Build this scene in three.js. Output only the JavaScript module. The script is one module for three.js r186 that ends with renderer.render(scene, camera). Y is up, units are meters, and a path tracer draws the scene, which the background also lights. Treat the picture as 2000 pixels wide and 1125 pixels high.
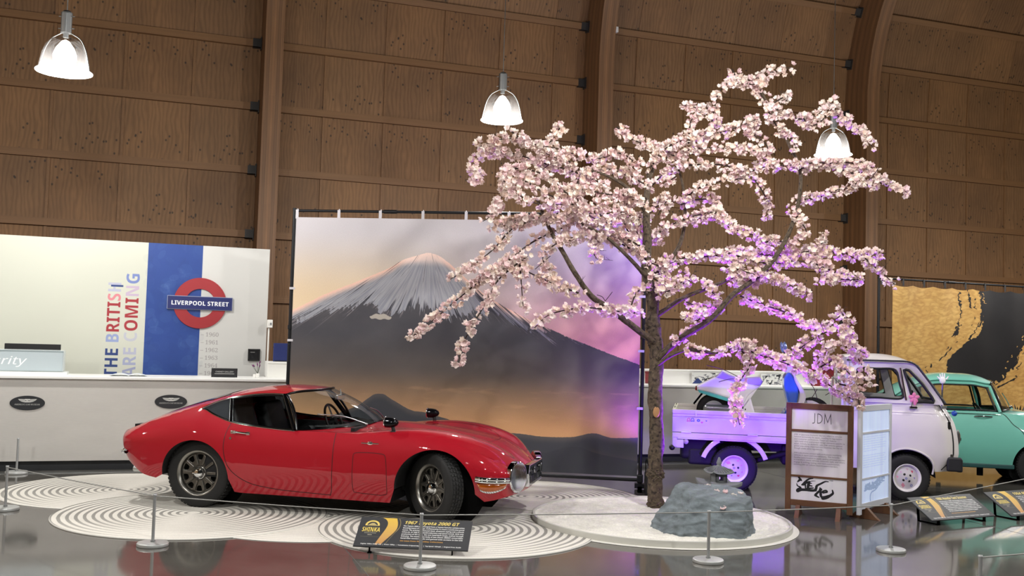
import * as THREE from 'three';
import { mergeGeometries, mergeVertices, toCreasedNormals } from 'three/addons/utils/BufferGeometryUtils.js';
import { RoundedBoxGeometry } from 'three/addons/geometries/RoundedBoxGeometry.js';
import { ImprovedNoise } from 'three/addons/math/ImprovedNoise.js';

// ---------- camera, lights, exposure ----------
const F = 1970, W = 2000, H = 1125, EYE = 1.7;
const scene = new THREE.Scene();
scene.background = new THREE.Color(0x0c0a08);
const camera = new THREE.PerspectiveCamera(2 * Math.atan(H / 2 / F) * 180 / Math.PI, W / H, 0.05, 100);
camera.position.set(0, EYE, 0);
camera.rotation.set(Math.atan((660 - H / 2) / F), 0, 0.03, 'YXZ');
camera.updateMatrixWorld();
scene.add(camera);
const renderer = new THREE.WebGLRenderer({ antialias: true });
renderer.toneMapping = THREE.LinearToneMapping;
renderer.toneMappingExposure = 1.0;
renderer.shadowMap.enabled = true;
const LAMP_POWER = 33, LAMP_COLOR = 0xfbf8f4;          // every pendant lamp of the hall
const VIOLET = 0x6800ff, VIOLET_POWER = 100;            // stage lamps on the floor

// ---------- helpers ----------
let seed = 7;
const rnd = () => { seed = (seed * 16807) % 2147483647; return (seed & 0xffffff) / 0x1000000; };
const rr = (a, b) => a + (b - a) * rnd();
const V = (x, y, z) => new THREE.Vector3(x, y, z);
const clamp = (x, a, b) => Math.min(b, Math.max(a, x));
const lerp = (a, b, t) => a + (b - a) * t;
const sstep = (a, b, x) => { const t = clamp((x - a) / (b - a), 0, 1); return t * t * (3 - 2 * t); };
const perlin = new ImprovedNoise();
const n3 = (x, y, z = 0) => perlin.noise(x, y, z);
const fbm = (x, y, z = 0, o = 4) => { let s = 0, a = 0.5; for (let i = 0; i < o; i++) { s += a * n3(x, y, z + i * 7.3); x *= 2; y *= 2; a *= 0.5; } return s; };
// a pixel of the photograph as a real point at a given depth, or on the floor (height h)
function ray(px, py) { return V((px - W / 2) / F, -(py - H / 2) / F, -1).applyQuaternion(camera.quaternion); }
function at(px, py, depth) { const r = ray(px, py); return r.multiplyScalar(depth / -r.z).add(camera.position); }
function floorAt(px, py, h = 0) { const r = ray(px, py); return r.multiplyScalar((h - EYE) / r.y).add(camera.position); }
function proj(v) { const p = v.clone().project(camera); return [Math.round((p.x + 1) * W / 2), Math.round((1 - p.y) * H / 2)]; }
// smooth table lookup: pairs [x, y] with monotone-ish cubic interpolation
function table(pairs) {
  const n = pairs.length, m = [];
  for (let i = 0; i < n; i++) {
    const a = pairs[Math.max(0, i - 1)], b = pairs[Math.min(n - 1, i + 1)];
    m.push((b[1] - a[1]) / (b[0] - a[0]));
    if (i > 0 && i < n - 1) { const d0 = (pairs[i][1] - pairs[i - 1][1]), d1 = (pairs[i + 1][1] - pairs[i][1]); if (d0 * d1 <= 0) m[i] = 0; }
  }
  return (x) => {
    if (x <= pairs[0][0]) return pairs[0][1];
    if (x >= pairs[n - 1][0]) return pairs[n - 1][1];
    let i = 0; while (x > pairs[i + 1][0]) i++;
    const h = pairs[i + 1][0] - pairs[i][0], t = (x - pairs[i][0]) / h, t2 = t * t, t3 = t2 * t;
    return (2 * t3 - 3 * t2 + 1) * pairs[i][1] + (t3 - 2 * t2 + t) * h * m[i] + (-2 * t3 + 3 * t2) * pairs[i + 1][1] + (t3 - t2) * h * m[i + 1];
  };
}
const names = {};
function numbered(n) { names[n] = (names[n] ?? -1) + 1; return names[n] ? n + '_' + String(names[n]).padStart(3, '0') : n; }
function tag(o, label, category, group) { o.userData.label = label; o.userData.category = category; if (group) o.userData.group = group; return o; }
function thing(name, label, category, pos = [0, 0, 0], turn = 0, group) {
  const o = new THREE.Group(); o.name = numbered(name); scene.add(o);
  o.position.set(...pos); o.rotation.y = turn;
  return tag(o, label, category, group);
}
function mesh(name, geo, mat, parent) {
  const o = new THREE.Mesh(Array.isArray(geo) ? merge(geo) : geo, mat);
  o.name = parent ? name : numbered(name); o.castShadow = o.receiveShadow = true; (parent ?? scene).add(o); return o;
}
function one(name, geo, mat, label, category, group) { return tag(mesh(name, geo, mat), label, category, group); }
function struct(name, geo, mat) { const o = mesh(name, geo, mat); o.userData.kind = 'structure'; return o; }
function part(name, parent) { const o = new THREE.Group(); o.name = name; parent.add(o); return o; }
function merge(list) {
  return mergeGeometries(list.map((g) => {
    g = g.index ? g.toNonIndexed() : g.clone();
    for (const k of Object.keys(g.attributes)) if (!['position', 'normal', 'uv'].includes(k)) g.deleteAttribute(k);
    if (!g.attributes.normal) g.computeVertexNormals();
    if (!g.attributes.uv) g.setAttribute('uv', new THREE.BufferAttribute(new Float32Array(g.attributes.position.count * 2), 2));
    return g;
  }));
}
const box = (w, h, d, x = 0, y = 0, z = 0) => new THREE.BoxGeometry(w, h, d).translate(x, y, z);
const rbox = (w, h, d, r, x = 0, y = 0, z = 0, s = 2) => new RoundedBoxGeometry(w, h, d, s, r).translate(x, y, z);
const cyl = (r0, r1, h, x = 0, y = 0, z = 0, n = 20) => new THREE.CylinderGeometry(r1, r0, h, n).translate(x, y, z);
const ball = (r, x = 0, y = 0, z = 0, n = 14) => new THREE.SphereGeometry(r, n, Math.round(n * 0.7)).translate(x, y, z);
const lathe = (pts, n = 40) => new THREE.LatheGeometry(pts.map((p) => new THREE.Vector2(p[0], p[1])), n);
function bar(a, b, r, n = 8, r2 = r) {                       // round bar between two points
  const d = b.clone().sub(a), g = new THREE.CylinderGeometry(r2, r, d.length(), n);
  g.applyQuaternion(new THREE.Quaternion().setFromUnitVectors(V(0, 1, 0), d.clone().normalize()));
  return g.translate((a.x + b.x) / 2, (a.y + b.y) / 2, (a.z + b.z) / 2);
}
function beam(a, b, w, h) {                                  // rectangular bar between two points (w sideways, h upwards)
  const d = b.clone().sub(a), l = d.length(), x = d.clone().normalize(), s = V(0, 1, 0).cross(x);
  if (s.length() < 1e-4) s.set(0, 0, 1); s.normalize();
  const u = x.clone().cross(s), g = new THREE.BoxGeometry(l, h, w);
  g.applyMatrix4(new THREE.Matrix4().makeBasis(x, u, s));
  return g.translate((a.x + b.x) / 2, (a.y + b.y) / 2, (a.z + b.z) / 2);
}
function tube(pts, r, seg = 0, n = 8, closed = false) {
  const c = new THREE.CatmullRomCurve3(pts, closed, 'centripetal');
  return new THREE.TubeGeometry(c, seg || pts.length * 5, r, n, closed);
}
function patch(fn, nu, nv, flip = false) {                   // fn(u, v) -> Vector3, a grid with uv
  const p = [], uv = [], ix = [];
  for (let j = 0; j <= nv; j++) for (let i = 0; i <= nu; i++) { const q = fn(i / nu, j / nv); p.push(q.x, q.y, q.z); uv.push(i / nu, j / nv); }
  for (let j = 0; j < nv; j++) for (let i = 0; i < nu; i++) {
    const a = j * (nu + 1) + i, b = a + 1, c = a + nu + 1, d = c + 1;
    if (flip) ix.push(a, c, b, b, c, d); else ix.push(a, b, c, b, d, c);
  }
  const g = new THREE.BufferGeometry();
  g.setAttribute('position', new THREE.Float32BufferAttribute(p, 3)); g.setAttribute('uv', new THREE.Float32BufferAttribute(uv, 2));
  g.setIndex(ix); g.computeVertexNormals(); return g;
}
function shapeOf(pts) { const s = new THREE.Shape(); pts.forEach((p, i) => i ? s.lineTo(p[0], p[1]) : s.moveTo(p[0], p[1])); s.closePath(); return s; }
function smoothPts(pts, n = 60, closed = true) {
  const c = new THREE.CatmullRomCurve3(pts.map((p) => V(p[0], p[1], 0)), closed, 'centripetal');
  return c.getPoints(n).slice(0, closed ? n : n + 1).map((p) => [p.x, p.y]);
}
function extrude(shape, depth, bevel = 0, seg = 2, curve = 12) {
  return new THREE.ExtrudeGeometry(shape, { depth: depth - 2 * bevel, bevelEnabled: bevel > 0, bevelSize: bevel, bevelThickness: bevel, bevelOffset: -bevel, bevelSegments: seg, curveSegments: curve }).translate(0, 0, -depth / 2 + bevel);
}
const std = (color, roughness = 0.6, metalness = 0, o = {}) => new THREE.MeshStandardMaterial({ color, roughness, metalness, ...o });
const phys = (color, roughness, metalness, o = {}) => new THREE.MeshPhysicalMaterial({ color, roughness, metalness, ...o });
function canvas(w, h, draw, o = {}) {
  const c = document.createElement('canvas'); c.width = w; c.height = h;
  const x = c.getContext('2d'); draw(x, w, h);
  const t = new THREE.CanvasTexture(c); t.colorSpace = o.data ? THREE.NoColorSpace : THREE.SRGBColorSpace; t.anisotropy = 8;
  if (o.repeat) { t.wrapS = t.wrapT = THREE.RepeatWrapping; t.repeat.set(...o.repeat); }
  return t;
}
function pixels(w, h, fn, o = {}) {                          // fn(u, v) -> [r, g, b] sRGB 0..255, v = 0 at the top
  const d = new Uint8Array(w * h * 4);
  for (let y = 0; y < h; y++) for (let x = 0; x < w; x++) {
    const c = fn((x + 0.5) / w, (y + 0.5) / h), i = ((h - 1 - y) * w + x) * 4;
    d[i] = clamp(c[0], 0, 255); d[i + 1] = clamp(c[1], 0, 255); d[i + 2] = clamp(c[2], 0, 255); d[i + 3] = 255;
  }
  const t = new THREE.DataTexture(d, w, h); t.magFilter = THREE.LinearFilter; t.minFilter = THREE.LinearMipmapLinearFilter; t.generateMipmaps = true;
  t.colorSpace = o.data ? THREE.NoColorSpace : THREE.SRGBColorSpace; t.anisotropy = 8;
  if (o.repeat) { t.wrapS = t.wrapT = THREE.RepeatWrapping; t.repeat.set(...o.repeat); }
  t.needsUpdate = true; return t;
}
const mix3 = (a, b, t) => [lerp(a[0], b[0], t), lerp(a[1], b[1], t), lerp(a[2], b[2], t)];

// common materials
const MAT = {
  steel: std(0xb9bcbc, 0.32, 1), brushed: std(0x9a9c9c, 0.42, 1), chrome: std(0xe4e6e8, 0.06, 1), darkMetal: std(0x1c1d20, 0.45, 0.5), black: std(0x0b0b0c, 0.5), blackGloss: phys(0x050506, 0.15, 0),
  rubber: std(0x141414, 0.72), white: std(0xe9e8e2, 0.55), whiteGloss: std(0xf0efea, 0.3),
};
// ---------- the hall: a timber vault whose back wall runs away to the right ----------
const WALL = 19.5 * Math.PI / 180, W0 = V(-4.92, 0, -19), WD = V(Math.cos(WALL), 0, -Math.sin(WALL)), WN = V(Math.sin(WALL), 0, Math.cos(WALL));
const wallPt = (t, h, p) => W0.clone().addScaledVector(WD, t).addScaledVector(WN, p).setY(h);
const toWall = (v) => { const d = v.clone().sub(W0); return [d.dot(WD), v.y, d.dot(WN)]; };
const BAY = 6.69, SPRING = 7.35, RAD = 5.5, BEND = Math.PI / 3, ROOM = { t0: -15, t1: 28, p1: 26 };
// profile of the wall by arc length s: point (p, h) and its tangent angle from the vertical
function profile(s) {
  if (s <= SPRING) return [0, s, 0];
  const a = (s - SPRING) / RAD;
  if (a <= BEND) return [RAD * (1 - Math.cos(a)), SPRING + RAD * Math.sin(a), a];
  const l = s - SPRING - RAD * BEND;
  return [RAD * (1 - Math.cos(BEND)) + l * Math.sin(BEND), SPRING + RAD * Math.sin(BEND) + l * Math.cos(BEND), BEND];
}
const S_RIDGE = SPRING + RAD * BEND + (ROOM.p1 / 2 - RAD * (1 - Math.cos(BEND))) / Math.sin(BEND);

// plywood and solid timber
function plyTex(k) {
  return pixels(384, 384, (u, v) => {
    const x = u * 1.2, y = v * 1.2;
    const warp = 0.14 * fbm(x * 2.2 + k * 9, y * 0.8, k) + 0.05 * n3(x * 6, y * 2.2 + k, k * 3);
    const g = (x + warp) * 13, f = g - Math.floor(g);
    const edge = sstep(0.0, 0.5, f) * (1 - sstep(0.72, 1, f));
    let c = mix3([144, 108, 71], [171, 132, 91], edge * 0.6 + 0.25 * fbm(x * 3, y * 1.2, k + 4));
    const fine = n3(x * 130, y * 7, k) * 9 + n3(x * 40, y * 3, k) * 7;
    let m = 1 + fine / 150 + 0.16 * fbm(x * 1.3 + k, y * 1.4, 9);
    for (let i = 0; i < 13; i++) {                             // small knots
      const kx = (Math.sin(i * 12.9 + k * 7.1) * 43.7) % 0.6 + 0.6, ky = (k % 2 ? 0.28 : 0.86) + 0.16 * Math.sin(i * 5.3 + k) + 0.14 * Math.sin(i * 2.1 + k * 3), d = Math.hypot(x - kx, (y - ky) * 0.8);
      m *= 1 - 0.5 * (1 - sstep(0.007, 0.024, d));
    }
    return [c[0] * m, c[1] * m, c[2] * m];
  });
}
const plyMats = [0, 1, 2, 3, 4].map((k) => std([0xd2ccc6, 0xcbc4bd, 0xd8d0c6, 0xcdc4ba, 0xc3bbb3][k], 0.62, 0, { map: plyTex(k) }));
const solidTex = pixels(256, 512, (u, v) => {
  const x = u * 0.5, y = v * 2, lam = Math.floor(u * 11), g = n3(x * 160, y * 2.5, lam) * 12 + n3(x * 40 + lam * 5, y * 0.9, 2) * 14;
  const seam = Math.abs(u * 11 - Math.round(u * 11)) < 0.05 ? 0.78 : 1, t = 1 + 0.08 * Math.sin(lam * 4.7);
  return [(140 + g) * seam * t, (103 + g * 0.85) * seam * t, (72 + g * 0.65) * seam * t];
}, { repeat: [1, 1] });
const glulam = std(0xdcd6c8, 0.55, 0, { map: solidTex });
const timberTex = pixels(512, 128, (u, v) => { const g = n3(u * 8, v * 60, 1) * 14 + n3(u * 3, v * 14, 5) * 12; return [140 + g, 106 + g * 0.88, 72 + g * 0.65]; }, { repeat: [1, 1] });
const timber = std(0xe6dccc, 0.58, 0, { map: timberTex });
const shellMat = std(0x6b4a30, 0.7);

// floor: polished grey concrete
const floorTex = pixels(1024, 1024, (u, v) => {
  const a = fbm(u * 6, v * 6, 1, 5), b = fbm(u * 30, v * 9, 4, 3), c = 126 + a * 34 + b * 16 + n3(u * 190, v * 190) * 5;
  return [c, c * 0.985, c * 0.95];
}, { repeat: [1, 1] });
const floorRough = pixels(512, 512, (u, v) => { const c = 255 * clamp(0.085 + 0.035 * fbm(u * 9, v * 9, 3) + 0.02 * fbm(u * 60, v * 14, 8, 2), 0.03, 0.5); return [c, c, c]; }, { data: true, repeat: [1, 1] });
const floorMat = phys(0xb4b2ae, 1, 0, { map: floorTex, roughnessMap: floorRough, ior: 1.52 });
{
  const g = new THREE.BoxGeometry(ROOM.t1 - ROOM.t0, 0.2, ROOM.p1 + 2);
  const uv = g.attributes.uv; for (let i = 0; i < uv.count; i++) uv.setXY(i, uv.getX(i) * 7, uv.getY(i) * 5);
  const f = struct('floor', g, floorMat);
  f.position.copy(wallPt((ROOM.t0 + ROOM.t1) / 2, -0.1, ROOM.p1 / 2)); f.rotation.y = WALL;
  // saw-cut joints of the slab
  const joint = std(0x4b4a48, 0.6);
  for (const t of [-6.5, -0.2, 6.1, 12.4]) { const o = mesh('joint', box(0.006, 0.002, 22), joint, f); o.position.set(t - (ROOM.t0 + ROOM.t1) / 2, 0.1, 0); }
}
// shell of the vault (both sides) and the ceiling, as thick slabs behind the panels
function slab(s0, s1, n, mirror, t0 = ROOM.t0, t1 = ROOM.t1, thick = 0.25, off = 0) {
  const ring = [];
  for (let i = 0; i <= n; i++) { const [p, h, a] = profile(lerp(s0, s1, i / n)); ring.push([p + off * Math.cos(a), h - off * Math.sin(a), a]); }
  const out = ring.map(([p, h, a]) => [p - thick * Math.cos(a), h + thick * Math.sin(a)]);
  const poly = [...ring.map((r) => [r[0], r[1]]), ...out.reverse()].map(([p, h]) => [mirror ? ROOM.p1 - p : p, h]);
  const g = new THREE.ExtrudeGeometry(shapeOf(poly), { depth: t1 - t0, bevelEnabled: false });
  // shape plane (p, h) extruded along t
  return g.applyMatrix4(new THREE.Matrix4().makeBasis(WN, V(0, 1, 0), WD)).translate(...wallPt(t0, 0, 0).toArray());
}
const wallBack = struct('wall_back', slab(0, SPRING, 2, false), shellMat);
const ceiling = struct('ceiling', [slab(SPRING, S_RIDGE, 60, false, ROOM.t0, ROOM.t1, 0.25, -0.07), slab(SPRING, S_RIDGE, 60, true)], shellMat);
struct('wall_front', slab(0, SPRING, 2, true), std(0xb08a62, 0.6));
for (const [n, t] of [['wall_left', ROOM.t0 - 0.15], ['wall_right', ROOM.t1 + 0.15]]) {
  const g = box(0.3, 19, ROOM.p1 + 0.5); const o = struct(n, g, std(0xa98660, 0.6)); o.position.copy(wallPt(t, 9.4, ROOM.p1 / 2)); o.rotation.y = WALL;
}
// plywood panels, battens, girts with their hangers: real pieces, row by row
{
  const rows = [0]; for (let s = 1.08; s < 13.5; s += 1.21) rows.push(s);
  const panelGeo = new THREE.BoxGeometry(1, 1, 0.02), battenGeo = new THREE.BoxGeometry(0.045, 1, 0.03), girtGeo = new THREE.BoxGeometry(1, 0.13, 0.1);
  const hangerGeo = merge([box(0.15, 0.17, 0.014, 0, 0, 0.068), box(0.15, 0.014, 0.15, 0, -0.078, 0), box(0.014, 0.24, 0.2, 0.075, 0, 0.02)]), hangerMat = std(0x3c3a38, 0.5, 0.4);
  const place = (o, t, s, p) => {
    const [pp, h, a] = profile(s); const q = wallPt(t, h - p * Math.sin(a), pp + p * Math.cos(a));
    o.position.copy(q);
    const up = WN.clone().multiplyScalar(Math.sin(a)).add(V(0, Math.cos(a), 0)), out = WN.clone().multiplyScalar(Math.cos(a)).add(V(0, -Math.sin(a), 0));
    o.quaternion.setFromRotationMatrix(new THREE.Matrix4().makeBasis(WD, up, out));
  };
  const piece = (name, geo, mat, parent, t, s, p, sx, sy) => { const o = mesh(name, geo, mat, parent); place(o, t, s, p); o.scale.set(sx, sy, 1); return o; };
  for (const [b, from, to] of [[-1, -8.4, 0], [0, 0, BAY], [1, BAY, 2 * BAY], [2, 2 * BAY, 20.4]]) {
    const left = b < 0 ? from : from + 0.33, right = to;
    const cuts = [];                                           // panel joints of this bay
    const start = b < 0 ? -1.2 - 6 * 1.19 : from + 1.23;
    for (let t = start; t < right - 0.3; t += 1.19) if (t > left + 0.1) cuts.push(t);
    const edges = [left, ...cuts, right];
    for (let r = 0; r < rows.length - 1; r++) {
      const s0 = rows[r], s1 = rows[r + 1], up = s0 > SPRING ? ceiling : wallBack;
      if (b === 2 ? r > 9 : r > 8) continue;
      for (let i = 0; i < edges.length - 1; i++) {
        const t0 = edges[i], t1 = edges[i + 1], k = Math.floor(rnd() * 5);
        piece('panel', panelGeo, plyMats[k], up, (t0 + t1) / 2, (s0 + s1) / 2, 0.012 + rnd() * 0.006, t1 - t0 - 0.006, s1 - s0 - 0.006);
        if (i && s0 < 7.3) piece('batten', battenGeo, timber, up, t0, (s0 + s1) / 2, 0.035, 1, s1 - s0 - 0.13);
      }
      if (r) { piece('girt', girtGeo, timber, up, (left + right) / 2, s0, 0.075, right - left - 0.01, 1); const h = mesh('joist_hanger', hangerGeo, hangerMat, up); place(h, right - 0.09, s0, 0.06); }
    }
  }
}
// glued laminated arches
function archGeo(w, d) {
  const pos = [], uv = [], ix = [], N = 46;
  for (let i = 0; i <= N; i++) {
    const s = i / N * S_RIDGE, [p, h, a] = profile(s);
    const c = [[0, 0], [w, 0], [w, 0], [w, d], [w, d], [0, d], [0, d], [0, 0]];
    c.forEach(([t, q], k) => {
      pos.push(...wallPt(t, h - q * Math.sin(a), p + q * Math.cos(a)).sub(wallPt(0, 0, 0)).toArray());
      uv.push((k < 2 ? t : k < 4 ? q : k < 6 ? t : q) / 0.5, s / 2);
    });
  }
  for (let i = 0; i < N; i++) for (const k of [2, 4, 6]) { const a = i * 8 + k, b = a + 1, c = a + 8, e = c + 1; ix.push(a, c, b, b, c, e); }
  const g = new THREE.BufferGeometry(); g.setAttribute('position', new THREE.Float32BufferAttribute(pos, 3)); g.setAttribute('uv', new THREE.Float32BufferAttribute(uv, 2)); g.setIndex(ix); g.computeVertexNormals(); return g;
}
const arch = archGeo(0.33, 0.8);
[-1, 0, 1, 2, 3].forEach((k, i) => { const o = struct('glulam_arch', arch, glulam); o.position.copy(wallPt(k * BAY, 0, 0)); });
{ const o = struct('sensor_box', rbox(0.13, 0.12, 0.08, 0.01), MAT.white); o.position.copy(wallPt(BAY + 0.42, 8.2, 0.62)); o.rotation.y = WALL; o.userData.kind = 'thing'; tag(o, 'small white sensor box beside the middle timber arch', 'sensor'); }

// ---------- pendant lamps ----------
const bellGlass = phys(0xffffff, 0.03, 0, { transmission: 0.994, thickness: 0, ior: 1.5, emissive: 0xf4fbff, emissiveIntensity: 0.2 });
const glow = std(0xffffff, 0.5, 0, { emissive: 0xfff8ea, emissiveIntensity: 6 });
const lampProto = new THREE.Group();
{
  const bell = [[0.1, 0.36], [0.16, 0.33], [0.2, 0.27], [0.228, 0.19], [0.245, 0.1], [0.255, 0.03]];
  const shade = mesh('lamp_shade', lathe([...bell, ...bell.map(([r, y]) => [r - 0.006, y - 0.002]).reverse()], 40), bellGlass, lampProto);
  mesh('rim', lathe([[0.25, 0.03], [0.262, 0.012], [0.285, 0], [0.287, 0.008], [0.262, 0.024], [0.25, 0.034]], 40), std(0xf4f6f4, 0.3, 0, { emissive: 0xffffff, emissiveIntensity: 0.9 }), lampProto);
  mesh('bulb', lathe([[0.002, 0.03], [0.07, 0.05], [0.115, 0.1], [0.12, 0.18], [0.09, 0.26], [0.04, 0.33], [0.002, 0.35]], 20), glow, lampProto);
  mesh('ballast', [cyl(0.055, 0.055, 0.22, 0, 0.53, 0, 24), cyl(0.028, 0.028, 0.06, 0, 0.4, 0), cyl(0.06, 0.035, 0.03, 0, 0.645, 0), box(0.17, 0.008, 0.008, 0, 0.6, 0), box(0.17, 0.008, 0.008, 0, 0.47, 0)], MAT.brushed, lampProto);
  for (const s of [-1, 1]) mesh('bracket', tube([V(s * 0.05, 0.42, 0), V(s * 0.15, 0.36, 0), V(s * 0.215, 0.25, 0), V(s * 0.27, 0.02, 0)], 0.006), MAT.steel, lampProto);
}
function pendant(pos, label) {
  const o = lampProto.clone(); o.name = numbered('pendant_lamp'); scene.add(o); o.position.copy(pos); tag(o, label, 'lamp', 'high bay pendant lamps');
  const [t, , p] = toWall(pos); let top = 20;
  { const q = p > ROOM.p1 / 2 ? ROOM.p1 - p : p; for (let s = SPRING; s < S_RIDGE; s += 0.05) { const a = profile(s); if (a[0] >= q) { top = a[1]; break; } } }
  const len = top - pos.y - 0.6;
  mesh('suspension_wire', cyl(0.006, 0.006, len, 0, 0.64 + len / 2, 0, 6), MAT.steel, o);
  const l = new THREE.PointLight(LAMP_COLOR, LAMP_POWER); l.position.set(0, -0.04, 0); l.shadow.radius = 5; l.castShadow = true; l.name = 'lamp_light'; o.add(l);
}
const lampSpots = [at(125, 141, 10.6), at(980, 236, 13.5), at(1627, 303, 15.5)];
['glowing glass bell pendant nearest the white rail sign wall', 'glowing glass bell pendant above the mountain backdrop', 'glowing glass bell pendant behind the blossom tree'].forEach((l, i) => pendant(lampSpots[i], l));
for (const [t, p] of [[-8, 8], [13.5, 6.6], [18.8, 6.6], [-8, 13], [-2.6, 13], [2.7, 13], [8.1, 13], [13.5, 13], [-2.6, 19.3], [2.7, 19.3], [8.1, 19.3]]) pendant(wallPt(t, 4.6, p), 'glowing glass bell pendant hung in the hall in front of the display');
// ---------- reception counter, rail sign wall ----------
const wallThing = (name, label, category, t, h, p, group) => { const q = wallPt(t, h, p); return thing(name, label, category, [q.x, q.y, q.z], WALL, group); };
const tAt = (px, p, h = 1) => { const r = ray(px, 760), d = r.clone(); // t where the pixel column meets the plane p
  const k = (p - camera.position.clone().sub(W0).dot(WN)) / d.dot(WN); return toWall(camera.position.clone().addScaledVector(d, k))[0]; };
const PC = toWall(floorAt(300, 917))[2];                     // front of the counter
const counterEnd = tAt(1655, PC) + 0.1, counterStart = -9.5;
const ledgeStart = tAt(516, PC - 0.75);
{
  const L = counterEnd - counterStart, o = wallThing('reception_counter', 'long white reception counter with dark recessed plinth behind the cars', 'counter', (counterEnd + counterStart) / 2, 0, PC);
  const front = pixels(512, 128, (u, v) => { const c = 192 + 5 * fbm(u * 40, v * 6, 2) + 3 * n3(u * 300, v * 80); return [c, c * 0.985, c * 0.955]; });
  mesh('front_panel', box(L, 0.95, 0.62, 0, 0.115 + 0.475, -0.31), std(0xffffff, 0.55, 0, { map: front }), o);
  mesh('counter_top', rbox(L + 0.03, 0.035, 0.7, 0.008, 0, 1.0825, -0.31), std(0xeeeeea, 0.35), o);
  mesh('plinth', box(L - 0.02, 0.115, 0.5, 0, 0.0575, -0.32), std(0x2b2d30, 0.5), o);
  mesh('floor_strip', box(L + 0.1, 0.012, 0.02, 0, 0.006, 0.16), MAT.steel, o);
  const len = counterEnd - ledgeStart;
  const q = wallThing('counter_ledge', 'raised white ledge running along the back of the reception counter', 'ledge', counterEnd - len / 2, 1.1, PC - 0.62);
  mesh('ledge_body', rbox(len, 0.18, 0.34, 0.004, 0, 0.09, 0), std(0xe9e9e4, 0.45), q); mesh('ledge_top', rbox(len, 0.02, 0.36, 0.004, 0, 0.19, 0), std(0xefefeb, 0.4), q);
}
// oval badges on the counter front
const badgeTex = canvas(512, 256, (x, w, h) => {
  x.fillStyle = '#25272a'; x.fillRect(0, 0, w, h);
  x.save(); x.translate(256, 92); x.fillStyle = '#c9c9c4';
  for (const s of [-1, 1]) { x.save(); x.scale(s, 1); x.beginPath(); x.moveTo(34, -22); x.lineTo(126, -26); x.quadraticCurveTo(112, 4, 70, 18); x.lineTo(34, 26); x.closePath(); x.fill();
    x.strokeStyle = '#25272a'; x.lineWidth = 4; for (const k of [-8, 6]) { x.beginPath(); x.moveTo(30, k); x.lineTo(122, k - 4); x.stroke(); } x.restore(); }
  x.fillStyle = '#d6d6d0'; x.fillRect(-36, -26, 72, 52); x.fillStyle = '#25272a'; x.font = 'bold 34px sans-serif'; x.textAlign = 'center'; x.fillText('ACM', 0, 12); x.restore();
  x.fillStyle = '#bcbcb6'; x.font = '30px sans-serif'; x.textAlign = 'center'; x.fillText("AMERICA'S CAR MUSEUM", 256, 162);
});
[[55, 787, 'dark oval winged badge on the counter front near its left end'], [335, 784.5, 'dark oval winged badge on the counter just above the red car tail']].forEach(([px, py, l]) => {
  const t = tAt(px, PC), q = at(px, py, -wallPt(t, 0, PC).z), o = wallThing('oval_badge', l, 'badge', t, q.y, PC + 0.001, 'oval badges on the counter');
  const s = new THREE.Shape(); s.absellipse(0, 0, 0.185, 0.083, 0, Math.PI * 2);
  const g = new THREE.ExtrudeGeometry(s, { depth: 0.008, bevelEnabled: false, curveSegments: 32 });
  const uv = g.attributes.uv, p = g.attributes.position; for (let i = 0; i < uv.count; i++) uv.setXY(i, p.getX(i) / 0.4 + 0.5, p.getY(i) / 0.19 + 0.5);
  mesh('plate', g, std(0xffffff, 0.45, 0, { map: badgeTex }), o);
});
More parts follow.
